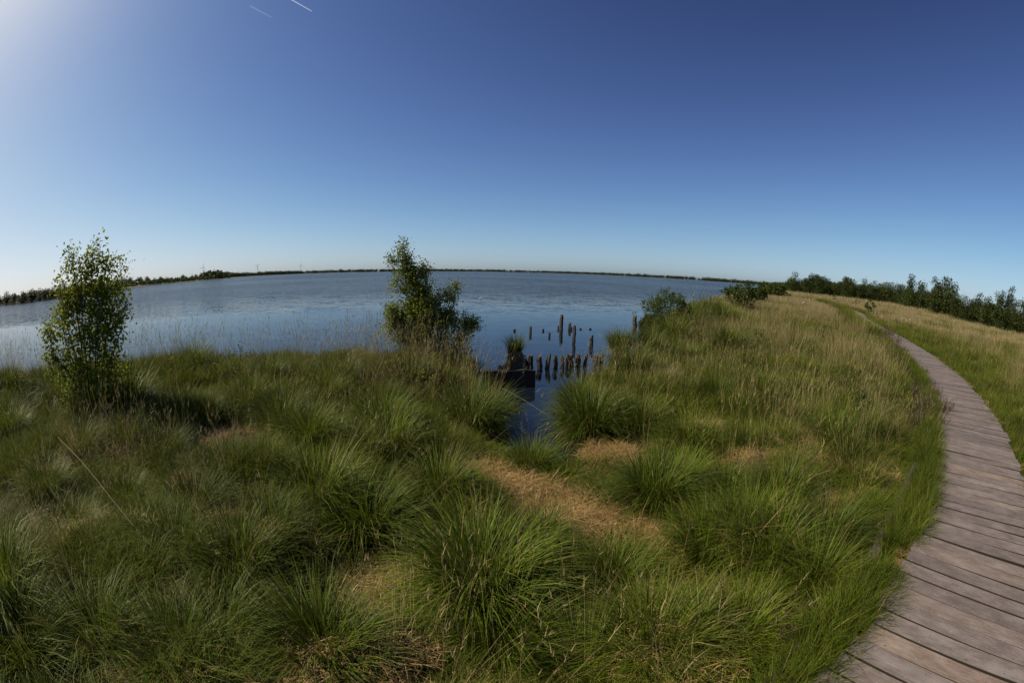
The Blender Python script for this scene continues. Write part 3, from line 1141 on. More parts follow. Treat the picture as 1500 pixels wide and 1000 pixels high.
# ------------------------------------------------------------------ heather along the boardwalk
HV = []
for i in range(3):
    h = sprays(150, .26, .42, .004)
    HV.append(raw_mesh('heather_clump', *h[:2], M['heather'], col=h[2]))
for i, (s, off, sc_, lab) in enumerate([
        (13.1, -.12, 1.0, 'large purplish-brown heather clump bulging over the boardwalk edge'),
        (12.2, -.28, .85, 'heather clump in front of the large bulging one, beside the planks'),
        (14.3, -.18, .85, 'brown heather clump just behind the large bulging one'),
        (15.6, -.1, .8, 'low heather clump on the boardwalk edge before the narrowing stretch'),
        (17.2, -.1, .8, 'heather clump halfway along the narrow far stretch of boardwalk'),
        (19.0, -.1, .8, 'dark heather clump beside the far stretch of boardwalk'),
        (21.5, -.1, .9, 'heather clump near where the boardwalk disappears in grass'),
        (24.5, .1, 1.1, 'heather clump growing where the boardwalk runs out of sight'),
        (28, .4, 1.3, 'far heather clump in line with the hidden boardwalk'),
        (6.7, -.42, .5, 'small red-brown heather clump at the near end of the beam'),
        (11.5, BW_W + .9, .8, 'grey heather clump in the grass across the boardwalk')]):
    p, t = edge_at(s)
    n_ = np.array([t[1], -t[0]])
    q = p + n_ * (off + .06)
    o = mobj('heather_clump', HV[i % 3], None, (q[0], q[1], max(gz(*q), .33)), rng.uniform(0, 6.28))
    o.scale = (sc_ * 1.35, sc_ * 1.35, sc_ * 1.15)
    tag(o, lab, 'heather', 'heather clumps along the boardwalk')


# ------------------------------------------------------------------ shrubs and trees
def tubes(polys, sides=5):
    V, Qd, o = [], [], 0
    for P, r0, r1 in polys:
        P = np.asarray(P, float)
        m = len(P)
        T = np.gradient(P, axis=0)
        T /= np.linalg.norm(T, axis=1)[:, None] + 1e-9
        a = np.cross(T, (.31, .95, .05))
        a /= np.linalg.norm(a, axis=1)[:, None] + 1e-9
        b = np.cross(T, a)
        r = np.linspace(r0, r1, m)
        for k in range(sides):
            ph = 2 * math.pi * k / sides
            V.append(P + (a * math.cos(ph) + b * math.sin(ph)) * r[:, None])
        i = np.arange(m - 1)
        for k in range(sides):
            k2 = (k + 1) % sides
            Qd.append(np.stack([o + k * m + i, o + k2 * m + i, o + k2 * m + i + 1, o + k * m + i + 1], 1))
        o += m * sides
    return np.concatenate(V), np.concatenate(Qd)


def leaves(P, D, L, wr=.7, droop=.35, dry=None, rnd=None):
    """two-quad folded leaves at P pointing along D"""
    n = len(P)
    D = D + rng.normal(0, .45, (n, 3)) + np.array([0, 0, -droop])
    D /= np.linalg.norm(D, axis=1)[:, None]
    up = rng.normal(0, .55, (n, 3)) + np.array([0, 0, 1.0])
    S = np.cross(D, up)
    S /= np.linalg.norm(S, axis=1)[:, None] + 1e-9
    N = np.cross(S, D)
    L = L[:, None]
    f = .16
    pts = [P, P + D * L * .35 + S * L * wr * .5 + N * L * f, P + D * L * .75 + S * L * wr * .38 + N * L * f * .7, P + D * L,
           P + D * L * .75 - S * L * wr * .38 + N * L * f * .7, P + D * L * .35 - S * L * wr * .5 + N * L * f]
    V = np.stack(pts, 1).reshape(-1, 3)
    i = np.arange(n) * 6
    Qd = np.concatenate([np.stack([i, i + 1, i + 2, i + 3], 1), np.stack([i, i + 3, i + 4, i + 5], 1)])
    C = np.ones((n, 6, 4))
    C[..., 0] = (rng.random(n) if rnd is None else rnd)[:, None]
    C[..., 1] = .5
    C[..., 2] = (np.zeros(n) if dry is None else dry)[:, None]
    return V, Qd, C.reshape(-1, 4)


LEAN = [0.]


def woody(name, label, cat, xy, stems, lobes, leaf, per=26, spread=.07, mat='alder', barkm='bark', r0=.018, dryp=.03, group=None,
          trunk_name='trunk', crown_name='crown', zoff=0., kmul=1.0):
    """a shrub: stems given as polylines, twigs reaching into lobes (cx, cy, cz, rx, ry, rz, number); local x is square to the view"""
    x, y = xy
    yaw = -math.atan2(x, y)
    root = empty(name, (x, y, gz(x, y) - .03 + zoff), yaw)
    tag(root, label, cat, group)
    polys, nodes = [], []
    for P in stems:
        Pc = catmull(P, 6)
        Pc[:, 0] += Pc[:, 2] * LEAN[0]
        Pc = Pc + rng.normal(0, .008, Pc.shape) * np.linspace(0, 1, len(Pc))[:, None]
        polys.append((Pc, r0 * (.7 + .5 * rng.random()), r0 * .25))
        nodes.append(Pc)
    nodes = np.concatenate(nodes)
    LP, LD = [], []
    for cx, cy, cz, rx, ry, rz, k in lobes:
        for _ in range(int(round(k * kmul))):
            v = rng.normal(0, 1, 3)
            v *= (rng.random() ** .45) / np.linalg.norm(v)
            e = np.array([cx + v[0] * rx, cy + v[1] * ry, cz + v[2] * rz])
            e[0] += e[2] * LEAN[0]
            dd = np.linalg.norm(nodes - e, axis=1) + 1.3 * np.clip(nodes[:, 2] - e[2] + .08, 0, None)
            s = nodes[np.argmin(dd + rng.normal(0, .04, len(dd)))]
            m = (s + e) / 2 + np.array([0, 0, .04]) + rng.normal(0, .03, 3)
            P = catmull([s, m, e], 5)
            polys.append((P, r0 * .22, r0 * .08))
            kk = int(per * rng.uniform(.5, 1.4))
            t = rng.random(kk) ** .7 * .75 + .28
            q = np.stack([np.interp(t, np.linspace(0, 1, len(P)), P[:, j]) for j in range(3)], 1)
            q += rng.normal(0, spread, q.shape)
            LP.append(q)
            LD.append(np.tile((e - s) / (np.linalg.norm(e - s) + 1e-6), (kk, 1)) * .6 + rng.normal(0, .5, (kk, 3)))
    V, Qd = tubes(polys, 5)
    mobj(trunk_name, raw_mesh(trunk_name, V, Qd, M[barkm], True), root)
    LP, LD = np.concatenate(LP), np.concatenate(LD)
    n = len(LP)
    hi = np.clip((LP[:, 2] - LP[:, 2].min()) / (np.ptp(LP[:, 2]) + 1e-6), 0, 1)
    dry = np.where(rng.random(n) < dryp * (1 + 2 * hi), rng.uniform(.4, 1, n), 0)
    v, q, c = leaves(LP, LD, rng.uniform(*leaf, n), dry=dry)
    mobj(crown_name, raw_mesh(crown_name, v, q, M[mat], col=c), root)
    return root


# alder bush at the left; about 7.7 m away, 1 px of the photograph ~ 11.4 mm there
xa = at(140, 596, .5)
u = .0114
A = lambda px, py: ((px - 140) * u, (596 - py) * u * .95)      # local x, z of a place in the crown


WX = 1.08


def stem_to(px, py, x0=0., y0=0., y1=0., mx=.4):
    X_, Z_ = A(px, py)
    return [(x0, y0, 0), (x0 + (X_ - x0) * mx * .5, (y0 + y1) / 2, Z_ * .4), (x0 + (X_ - x0) * (mx + .35), y1, Z_ * .75), (X_, y1, Z_)]


def lobeA(px, py, rx, rz, k, ry=None, cy=0.):
    X_, Z_ = A(px, py)
    return (X_ * WX, cy, Z_, rx * u * WX * 1.05, (ry or (rx + rz) / 2) * u, rz * u, k)


LEAN[0] = .09
woody('alder_bush', 'leafy multi-stemmed alder bush standing over the lake in front of the far wooded shore', 'tree', xa,
      [stem_to(135, 355, -.05), stem_to(103, 362, -.15, .05), stem_to(160, 380, .05, -.05, .1), stem_to(186, 388, .12, .05, .15), stem_to(82, 402, -.2, 0, .1),
       stem_to(66, 470, -.22, .1, -.2), stem_to(196, 440, .2, -.1, -.1), stem_to(120, 400, -.1, .1, -.2), stem_to(150, 400, .02, -.15, -.3), stem_to(90, 450, -.2, -.1, -.3),
       stem_to(175, 430, .15, .1, .3)],
      [lobeA(135, 368, 8, 14, 5), lobeA(104, 372, 8, 12, 4), lobeA(126, 392, 22, 18, 15), lobeA(158, 388, 12, 14, 7), lobeA(182, 395, 8, 10, 3), lobeA(84, 408, 10, 8, 3),
       lobeA(128, 425, 38, 24, 48, 34), lobeA(165, 425, 24, 24, 20, 30), lobeA(100, 440, 24, 22, 20, 28), lobeA(72, 468, 12, 12, 7), lobeA(130, 470, 48, 30, 62, 44),
       lobeA(172, 470, 28, 34, 28, 34), lobeA(82, 505, 18, 18, 13), lobeA(125, 520, 42, 32, 42, 40), lobeA(170, 525, 26, 26, 18, 30), lobeA(120, 562, 44, 22, 18, 34), lobeA(170, 560, 26, 18, 9)],
      (.038, .070), per=30, spread=.09, mat='alder', dryp=.06, kmul=1.1)

LEAN[0] = 0.
WX = 1.02
# birch by the water
xb = at(642, 519, .45)
ub = .0158
A = lambda px, py: ((px - 642) * ub, (519 - py) * ub)
u = ub
woody('young_birch', 'young birch with a slender spire and a broad bushy base at the lake edge', 'tree', xb,
      [stem_to(592, 350, 0, 0, .1, .45), stem_to(622, 378, .03, .1, .15), stem_to(575, 368, -.05, .05, .1, .5), stem_to(668, 408, .1, 0, .1), stem_to(575, 440, -.1, -.1, -.2),
       stem_to(692, 465, .15, 0, .1), stem_to(640, 430, .05, -.1, -.3), stem_to(610, 430, -.05, .1, .3), stem_to(672, 450, .12, .1, .4)],
      [lobeA(592, 356, 5, 10, 6), lobeA(577, 370, 5, 6, 4), lobeA(594, 374, 11, 12, 18), lobeA(603, 393, 16, 14, 28), lobeA(623, 386, 7, 12, 8), lobeA(612, 412, 20, 16, 40), lobeA(580, 412, 6, 8, 4),
       lobeA(622, 436, 30, 18, 80, 26), lobeA(628, 456, 34, 24, 70, 30), lobeA(582, 446, 18, 14, 32), lobeA(575, 466, 15, 18, 28), lobeA(650, 425, 18, 10, 18), lobeA(664, 410, 6, 5, 4), lobeA(612, 466, 30, 22, 58, 30), lobeA(655, 455, 20, 16, 30),
       lobeA(678, 462, 18, 12, 20), lobeA(692, 462, 6, 8, 6), lobeA(640, 486, 28, 14, 18), lobeA(674, 486, 16, 16, 14), lobeA(588, 486, 18, 10, 16), lobeA(610, 498, 30, 12, 30), lobeA(660, 503, 34, 12, 30)],
      (.032, .056), per=38, spread=.075, mat='birch', barkm='birchbark', r0=.024, kmul=1.25)


# smaller shrubs and saplings
def small(name, label, cat, px, py, zb, w, h, k, leaf, mat, per=9, nst=5, dryp=.05, zoff=0., crown='leaves', r0=.006):
    xy = at(px, py, zb)
    d = math.hypot(*xy)
    stems, lobes = [], []
    for i in range(nst):
        fx = (i + .5) / nst * 2 - 1
        X_ = fx * w * .42 + rng.normal(0, w * .05)
        Z_ = h * (1 - .35 * abs(fx)) * rng.uniform(.8, 1.0)
        Yy = rng.normal(0, w * .2)
        stems.append([(X_ * .25, 0, 0), (X_ * .6, Yy * .5, Z_ * .5), (X_, Yy, Z_)])
        lobes.append((X_, Yy, Z_ * .92, w * .12, w * .12, h * .1, max(1, k // (3 * nst))))
    lobes += [(0, 0, h * .62, w * .42, w * .4, h * .25, k // 3), (0, 0, h * .38, w * .45, w * .42, h * .22, k // 3)]
    return woody(name, label, cat, xy, stems, lobes, leaf, per=per, spread=.03, mat=mat, r0=r0, dryp=dryp, trunk_name='stem', crown_name=crown, zoff=zoff)


small('leafy_sapling', 'dark leafy sapling in bright grass just left of the heather', 'sapling', 1258, 612, .5, .42, .72, 36, (.03, .055), 'bushleaf', nst=4)
small('twiggy_bush', 'twiggy bush with upright leafy shoots on the tip of the point', 'bush', 975, 486, .3, 2.2, 1.8, 520, (.035, .07), 'bushleaf', per=12, nst=16)
small('low_shrub', 'low dark shrub between rotten stumps and twiggy bush', 'shrub', 950, 486, .25, 1.0, 1.05, 260, (.03, .055), 'bushleaf', per=12, nst=6)
small('round_bush', 'rounded green bush on the right bank where the lake ends', 'bush', 1085, 444, .95, 3.0, 2.0, 260, (.07, .13), 'bushleaf', per=16, nst=9, r0=.02)
small('shore_bush', 'low wide bush farther along the right bank', 'bush', 1132, 431, .9, 6.4, 2.6, 520, (.12, .2), 'bushleaf', per=16, nst=9, r0=.03)
small('shore_bush', 'small bush between the rounded bush and the low wide one', 'bush', 1110, 436, .9, 2.6, 1.9, 300, (.09, .15), 'bushleaf', per=14, nst=6, r0=.02)
small('yellow_sprig', 'thin sprig with a few large yellow leaves in front of the lake', 'sapling', 255, 553, .5, .28, .75, 7, (.05, .08), 'yellowleaf', per=3, nst=1)
small('pale_shrub', 'sparse pale twiggy shrub on the bank edge right of the alder', 'shrub', 345, 552, .5, 1.5, .85, 60, (.025, .045), 'bushleaf', per=7, nst=10, dryp=.5)
small('small_shrub', 'small ragged shrub on the bank at the edge of the picture', 'shrub', 38, 585, .5, .5, .75, 40, (.025, .045), 'bushleaf', per=8, nst=4, dryp=.2)
small('small_shrub', 'small thin shrub between the ragged one and the alder', 'shrub', 62, 580, .5, .35, .55, 26, (.025, .045), 'bushleaf', per=8, nst=3, dryp=.2)
small('yellow_sprig', 'small yellow-leaved sprig at the foot of the alder', 'sapling', 160, 612, .5, .3, .36, 14, (.03, .05), 'yellowleaf', per=6, nst=3)
small('leafy_sprig', 'slender leafy sprig in the tan grass behind the point', 'sapling', 1110, 505, .5, .4, .85, 24, (.04, .06), 'bushleaf', per=7, nst=2)
small('bent_twig', 'dark bent twig with few leaves above the tan grass', 'twig', 1192, 525, .6, .9, .75, 12, (.03, .05), 'bushleaf', per=3, nst=4)
small('field_bush', 'small round bush alone in the tan field before the treeline', 'bush', 1274, 456, .7, 1.5, 1.5, 60, (.08, .14), 'bushleaf', per=14, nst=5)
small('field_bush', 'tiny bush on the tan field left of the round one', 'bush', 1256, 446, .5, 1.6, 1.1, 40, (.08, .14), 'bushleaf', per=12, nst=5)
small('field_sapling', 'thin young tree standing alone on the tan field', 'sapling', 1222, 443, .5, .8, 1.8, 30, (.08, .13), 'bushleaf', per=7, nst=2)
small('field_bush', 'tiny low bush near the white stone', 'bush', 1152, 437, .5, 1.8, 1.1, 40, (.1, .16), 'bushleaf', per=12, nst=5)
small('leafy_weed', 'broad-leaved weed growing in the tussocks below the birch', 'weed', 618, 560, .4, .7, .5, 30, (.04, .06), 'birch', per=7, nst=5)


# ------------------------------------------------------------------ far trees
def crown_mesh(name, lobes, n, size, mat, sides=4):
    w = np.array([l[3] * l[4] * l[5] for l in lobes]) ** .7
    which = rng.choice(len(lobes), n, p=w / w.sum())
    Lb = np.array([l[:6] for l in lobes])[which]
    v = rng.normal(0, 1, (n, 3))
    v /= np.linalg.norm(v, axis=1)[:, None]
    rad = rng.random(n) ** .35
    cl = 1 + .22 * np.sin(v[:, 0] * 5 + which * 2) * np.sin(v[:, 2] * 6 + which) + .12 * rng.normal(0, 1, n)
    P = Lb[:, :3] + v * Lb[:, 3:6] * (rad * cl)[:, None]
    V, Qd, C = leaves(P, v * .7 + rng.normal(0, .6, (n, 3)), rng.uniform(*size, n), .75, .1, dry=(rng.random(n) < .05) * .6)
    return raw_mesh(name, V, Qd, M[mat], col=C)


def tree_variant(kind):
    """unit tree about 1 m high, base at 0"""
    lob = []
    if kind == 0:        # pine: layered, narrow head
        for i in range(9):
            z = .16 + .80 * i / 8
            r = .33 * (1 - .55 * (i / 8)) + .05
            for _ in range(3 if i < 7 else 1):
                a = rng.uniform(0, 6.28)
                q = r * rng.uniform(.3, .75) * (i < 8)
                lob.append((q * math.cos(a), q * math.sin(a), z + rng.normal(0, .02), r * .62, r * .62, .08))
    elif kind == 1:      # rounded, broad
        for i in range(11):
            a = rng.uniform(0, 6.28)
            q = rng.uniform(0, .24)
            z = rng.uniform(.28, .80)
            r = rng.uniform(.13, .2)
            lob.append((q * math.cos(a), q * math.sin(a), z, r, r, r * .85))
        lob.append((0, 0, .85, .11, .11, .13))
        lob.append((0, 0, .2, .26, .26, .14))
    else:                # two-headed
        for c, h in ((-.14, 1.0), (.15, .84)):
            for i in range(6):
                z = .18 + (h - .28) * i / 5
                r = .21 * (1 - .5 * i / 5)
                lob.append((c + rng.normal(0, .04), rng.normal(0, .06), z, r, r, .11))
    return lob


TV = []
for i in range(7):
    lob = tree_variant(i % 3)
    cm = crown_mesh('crown', lob, 3200, (.022, .046), 'darkleaf')
    tp = [([(0, 0, -.05), (.01, 0, .4), (0, .01, .8)], .022, .006)]
    for _ in range(6):
        a = rng.uniform(0, 6.28)
        z = rng.uniform(.25, .7)
        tp.append(([(0, 0, z), (.1 * math.cos(a), .1 * math.sin(a), z + .05), (.2 * math.cos(a), .2 * math.sin(a), z + .08)], .008, .003))
    v, q = tubes(tp, 5)
    TV.append((raw_mesh('trunk', v, q, M['bark'], True), cm))


def far_tree(x, y, h, wid, label, var, name='field_tree', group='trees along the field edge'):
    r = empty(name, (x, y, gz(x, y) - .05), rng.uniform(0, 6.28))
    r.scale = (h * wid, h * wid, h)
    tag(r, label, 'tree', group)
    mobj('trunk', TV[var][0], r)
    mobj('crown', TV[var][1], r)
    return r


# treeline behind the field: (x in photo, top y, base y, width factor, variant, own label)
common = 'dark green tree among its like in the treeline behind the tan field'
LINE = [(1163, 411, 429, 1.2, 1, None), (1183, 404, 430, .85, 2, 'first tall tree of the treeline next to the bushes by the lake'), (1197, 404, 431, .8, 0, None), (1210, 410, 432, 1, 1, None),
        (1222, 412, 433, 1, 1, None), (1238, 408, 436, .7, 0, 'narrow pointed tree in the farther half of the treeline'), (1250, 414, 437, 1, 1, None), (1262, 417, 439, 1.1, 1, None), (1272, 419, 441, 1, 4, None),
        (1280, 415, 442, .75, 3, 'slender tree just behind the small round field bush'), (1291, 421, 444, 1.1, 1, None), (1298, 419, 446, .8, 3, None), (1308, 424, 447, 1.1, 4, None), (1320, 421, 449, .95, 1, None), (1330, 419, 452, .8, 0, None),
        (1340, 411, 455, .8, 5, 'tallest tree of the treeline with a rounded leaning head'), (1352, 420, 457, .9, 4, None), (1368, 418, 461, .75, 6, None), (1378, 415, 463, .95, 2, 'second tallest tree with a broad double head'), (1388, 418, 465, .8, 3, None),
        (1400, 436, 469, 1, 1, None), (1412, 440, 472, 1, 4, None), (1424, 444, 474, .9, 1, None), (1434, 440, 476, .8, 0, None), (1447, 443, 480, .95, 1, None), (1458, 440, 482, .8, 3, None), (1470, 440, 485, .75, 5, None),
        (1480, 436, 487, .6, 0, 'pointed tree with thin top near the picture edge'), (1493, 450, 490, 1, 4, None), (1504, 438, 493, .75, 2, None), (1516, 446, 496, .9, 1, None)]
for px, ty, by, wd, var, lab in LINE:
    x, y = at(px, by, .5)
    d = math.hypot(x, y)
    if d > 130:
        k = 130 / d
        x, y, d = x * k, y * k, 130
    h = (by - ty) / F_PX * math.hypot(d, 0) * 1.06
    far_tree(x, y, h + .3, wd * 1.3, lab or common, var)
# lower second row that closes the gaps
for i in range(56):
    px = 1158 + i * 6.5 + rng.uniform(-3, 3)
    by = np.interp(px, [1160, 1250, 1340, 1420, 1510], [428, 436, 454, 472, 493])
    x, y = at(px, by, .5)
    d = math.hypot(x, y)
    k = min(1, 134 / d) * 1.05
    x, y, d = x * k, y * k, d * k
    far_tree(x, y, d * rng.uniform(21, 33) / F_PX, 1.5, 'low dark tree filling the treeline behind the tan field', int(rng.choice([1, 4])), group='low trees along the field edge')

# trees on the near end of the opposite shore (left edge of the picture)
for px, ty, by, wd, var, lab in [(-4, 434, 449, 1.4, 1, None), (10, 429, 447, 1.4, 4, 'clump-like tree on the opposite shore at the picture edge'), (22, 431, 446, 1.3, 1, None), (34, 428, 445, 1.3, 4, None),
                                 (47, 425, 443, 1.5, 1, 'broad rounded tree on the opposite shore behind the alder'), (58, 427, 441, 1.3, 4, None), (68, 424, 440, 1.3, 1, None), (78, 421, 438, 1.4, 4, 'tallest tree of the group on the opposite shore'), (92, 423, 436, 1.4, 1, None),
                                 (106, 424, 434, 1.4, 4, None), (125, 422, 430, 1.4, 1, None), (150, 419, 427, 1.4, 4, None), (172, 414, 424, 1.4, 1, None)]:
    x, y = at(px, by, 0)
    d = math.hypot(x, y)
    x, y = x * (d + 5) / d, y * (d + 5) / d
    far_tree(x, y, (by - ty) / F_PX * (d + 5) * 1.1, wd * 1.45, lab or 'dark bushy tree among others on the opposite lake shore', var, 'shore_tree', 'trees on the opposite lake shore')
for i in range(40):
    px = 100 + i * 6.0 + rng.uniform(-2, 2)
    x, y = dirs(px, np.interp(px, [90, 190, 330], [205, 330, 520]) + rng.uniform(5, 25))
    far_tree(x, y, rng.uniform(3.0, 6.5), 1.7, 'small dark tree on the low spit across the lake', int(rng.choice([1, 4, 2])), 'spit_tree', 'trees on the spit across the lake')


# far woods round the lake: one mass
def far_forest():
    loop = np.array(SHORE[27:49], float)
    P = []
    for a, b in zip(loop[:-1], loop[1:]):
        L = np.linalg.norm(b - a)
        n = int(L / (1.2 if np.hypot(*a) > 420 else .8))
        t = rng.random(n)[:, None]
        nrm = np.array([b[1] - a[1], -(b[0] - a[0])]) / L
        off = rng.uniform(4, 26, n)[:, None]
        P.append(a + (b - a) * t + nrm * off)
    P = np.concatenate(P)
    d = shore_dist(P[:, 0], P[:, 1])
    P = P[(d > 2) & (np.hypot(P[:, 0], P[:, 1]) > 175)]
    R_ = np.hypot(P[:, 0], P[:, 1])
    Hh = np.clip(rng.normal(1, .28, len(P)), .45, 1.8) * np.interp(np.arctan2(P[:, 0], P[:, 1]), np.radians([-50, -20, 5, 22, 40]), [5.5, 7.0, 5.5, 8.5, 8.5])
    Hh = np.where(R_ < 480, Hh * .42, Hh)
    k = 44
    n = len(P)
    v = rng.normal(0, 1, (n, k, 3))
    v /= np.linalg.norm(v, axis=2)[..., None]
    v *= rng.random((n, k, 1)) ** .4
    Q_ = np.stack([P[:, 0:1] + v[..., 0] * Hh[:, None] * .62, P[:, 1:2] + v[..., 1] * Hh[:, None] * .62,
                   ground_z(P[:, 0], P[:, 1])[:, None] + Hh[:, None] * (.5 + .5 * v[..., 2])], 2).reshape(-1, 3)
    Vv, Qd, C = leaves(Q_, rng.normal(0, 1, (n * k, 3)), rng.uniform(1.4, 2.6, n * k) * np.repeat(np.where(R_ < 480, .4, 1), k), .8, 0, rnd=np.repeat(rng.random(n), k))
    o = mobj('far_forest', raw_mesh('far_forest', Vv, Qd, M['farleaf'], col=C))
    tag(o, 'thin dark belt of woods along the far side of the lake', 'forest', kind='stuff')


far_forest()


# ------------------------------------------------------------------ old timber in the water
def pile(px, ty, by, wpx, label, lean=0., cap=.25, jag=.06, zb=0., cat='wooden pile', group='old wooden piles in the lake', sides=9):
    """(px, ty) its top, by the waterline in the photograph, wpx its width there"""
    x, y = at(px, by, zb)
    d = math.hypot(x, y)
    dd = math.hypot(d, EYE)
    X_, Y_, Z_ = ray(px, ty)
    zt = EYE + Z_ / math.hypot(X_, Y_) * d
    r = wpx / F_PX * dd / 2 * 1.12
    zs = np.concatenate([[-.5, -.05], np.linspace(.02, max(zt, .06), 6)])
    V, Qd = [], []
    rad0 = 1 + rng.normal(0, .19, sides)
    tj = rng.uniform(-1, .4, sides)
    tj = .5 * tj + .5 * np.roll(tj, 1)
    for i, z in enumerate(zs):
        f = (z + .5) / (zt + .5)
        rr_ = r * rad0 * (1.08 - .14 * f + rng.normal(0, .05, sides))
        if i == len(zs) - 1:
            rr_ = rr_ * .86
        cx, cy = lean * z + rng.normal(0, r * .07), rng.normal(0, r * .07)
        for k in range(sides):
            a = 2 * math.pi * k / sides
            zz = z + (tj[k] * jag if i >= len(zs) - 2 else 0)
            V.append((cx + rr_[k] * math.cos(a), cy + rr_[k] * math.sin(a), zz))
    n = len(zs)
    fm = []
    for i in range(n - 1):
        for k in range(sides):
            k2 = (k + 1) % sides
            Qd.append((i * sides + k, i * sides + k2, (i + 1) * sides + k2, (i + 1) * sides + k))
            fm.append(1 if (zs[i] > zt * (1 - cap) and rng.random() < .8) else 0)
    c = len(V)
    V.append((lean * zt, 0, zt - jag * .4))
    t = (n - 1) * sides
    for k in range(0, sides):
        k2 = (k + 1) % sides
        Qd.append((t + k, t + k2, c, c))
        fm.append(1)
    # last faces are triangles: keep them as such
    quads = np.array(Qd[:(n - 1) * sides])
    me = bpy.data.meshes.new('wooden_pile')
    me.from_pydata([tuple(map(float, v)) for v in V], [], [tuple(map(int, q)) for q in quads] + [(t + k, t + (k + 1) % sides, c) for k in range(sides)])
    me.materials.append(M['pile'])
    me.materials.append(M['pilemoss'])
    me.polygons.foreach_set('material_index', np.array(fm, np.int32))
    me.polygons.foreach_set('use_smooth', np.zeros(len(me.polygons), bool))
    me.update()
    o = mobj('wooden_pile', me, None, (x, y, zb), -math.atan2(x, y))
    return tag(o, label, cat, group)


FAR = [
    (777, 477, 488, 3.4, 'thin leaning pile standing left of the taller ones far out', .03),
    (795.5, 480.5, 485, 2.6, 'short stub of a pile in the gap left of the tallest post'),
    (805, 486.5, 493, 2.8, 'low thin pile just left of the foot of the tallest post'),
    (821.5, 460, 483, 4.6, 'tallest dark post rising from the lake', .02),
    (817.5, 476.5, 482, 2.6, 'short stub touching the left side of the tallest post'),
    (834, 472, 482.5, 3.2, 'thin pile just right of the tallest post', .05),
    (840.5, 476.5, 500, 4.4, 'tall knobby pile with a notched head right of the thin one', .02),
    (837.5, 478, 483, 2.2, 'tiny stub behind the notched pile'),
    (850.5, 480, 482.5, 3.2, 'tiny block-shaped stub, nearer to the notched pile than its twin'),
    (864.5, 480, 482.5, 3.0, 'tiny wedge-shaped stub farthest to the right in the open water'),
    (866, 490.5, 507, 5.0, 'slanting pile standing alone in the water right of the notched one', .03),
    (753.5, 481, 485, 3.2, 'small dark stub poking up behind the grassy stump'),
]
for f in FAR:
    pile(f[0], f[1], f[2], f[3], f[4], lean=f[5] if len(f) > 5 else 0.)
ROW = [
    (732, 534, 553, 8, 'broken brown pile end at the bank beside the dark boards', .0),
    (741, 541, 556, 6, 'low pile stub between bank and dark boards', .0),
    (769.5, 520.5, 543, 6.5, 'left one of the two thick piles above the dark boards', .0),
    (776.5, 519.5, 543, 7, 'right one of the two thick piles above the dark boards', -.04),
    (790, 521, 540, 6.4, 'rugged pile standing first after the dark boards', -.06),
    (802, 518, 539.5, 5.8, 'straight narrow pile, second after the dark boards', .0),
    (813.5, 521, 538.5, 5.6, 'single pile with clear water on both sides in the front row', .0),
    (824.5, 521.5, 537, 6, 'rounded pile touching the wide block in the front row', .0),
    (834, 518, 536.5, 9.5, 'widest mossy block-like pile of the front row', .0),
    (846.5, 518.5, 536.5, 8, 'thick square pile right of the mossy block', .0),
    (856.5, 518, 536.5, 5.4, 'slim pile leaning on the thick square one', .0),
    (872, 518, 533, 6, 'brownish pile half hidden behind the pale-tipped tussock', .0),
    (880, 517, 532, 5.5, 'last brownish pile of the front row towards the point', .03),
]
for f in ROW:
    pile(f[0], f[1], f[2], f[3], f[4], lean=f[5] + rng.normal(0, .06), cap=.3, jag=.07)
pile(930, 462, 482, 5.5, 'dark rotten stump with a leafy shoot at the tip of the point', -.05, cat='stump', group='rotten stumps on the point', jag=.12)
pile(938, 468, 486, 4.5, 'jagged dark stump between the shoot-bearing one and the bank', .05, cat='stump', group='rotten stumps on the point', jag=.14)
pile(944, 458, 484, 4.0, 'thin dark stump close against the bank of the point', .02, cat='stump', group='rotten stumps on the point', jag=.12)
small('stump_shoot', 'small leafy shoot growing from the rotten stump', 'sapling', 929, 480, .0, .4, .42, 12, (.03, .05), 'bushleaf', per=5, nst=2, zoff=.98)

# dark board wall beside the inlet
pL, pR = np.array(at(714, 567, 0)), np.array(at(783.5, 565, 0))


def board_wall():
    root = empty('board_wall', (*pL, 0))
    tag(root, 'low black wall of wet boards standing in the inlet', 'board wall')
    dvec = pR - pL
    L = np.linalg.norm(dvec)
    root.rotation_euler = (0, 0, math.atan2(dvec[1], dvec[0]))
    z = -.3
    d = math.hypot(*((pL + pR) / 2))
    X_, Y_, Z_ = ray(752, 541)
    top = EYE + Z_ / math.hypot(X_, Y_) * d
    hh = (top + .3) / 4
    for i in range(4):
        V = []
        th = .03 + .004 * (i % 2)
        for xx in np.linspace(-.12, L, 12):
            for yy, zz in ((-th, z), (-th, z + hh - .002), (th, z + hh - .002), (th, z)):
                V.append((xx, yy + rng.normal(0, .004), zz + rng.normal(0, .003) + (rng.uniform(-.035, .015) if i == 3 and zz > z + .01 else 0)))
        Qd = []
        for k in range(11):
            for j in range(4):
                Qd.append((4 * k + j, 4 * k + (j + 1) % 4, 4 * k + 4 + (j + 1) % 4, 4 * k + 4 + j))
        Qd += [(0, 1, 2, 3), (44, 47, 46, 45)]
        mobj('board', raw_mesh('board', V, Qd, M['board']), root)
        z += hh
    return top


TOP = board_wall()

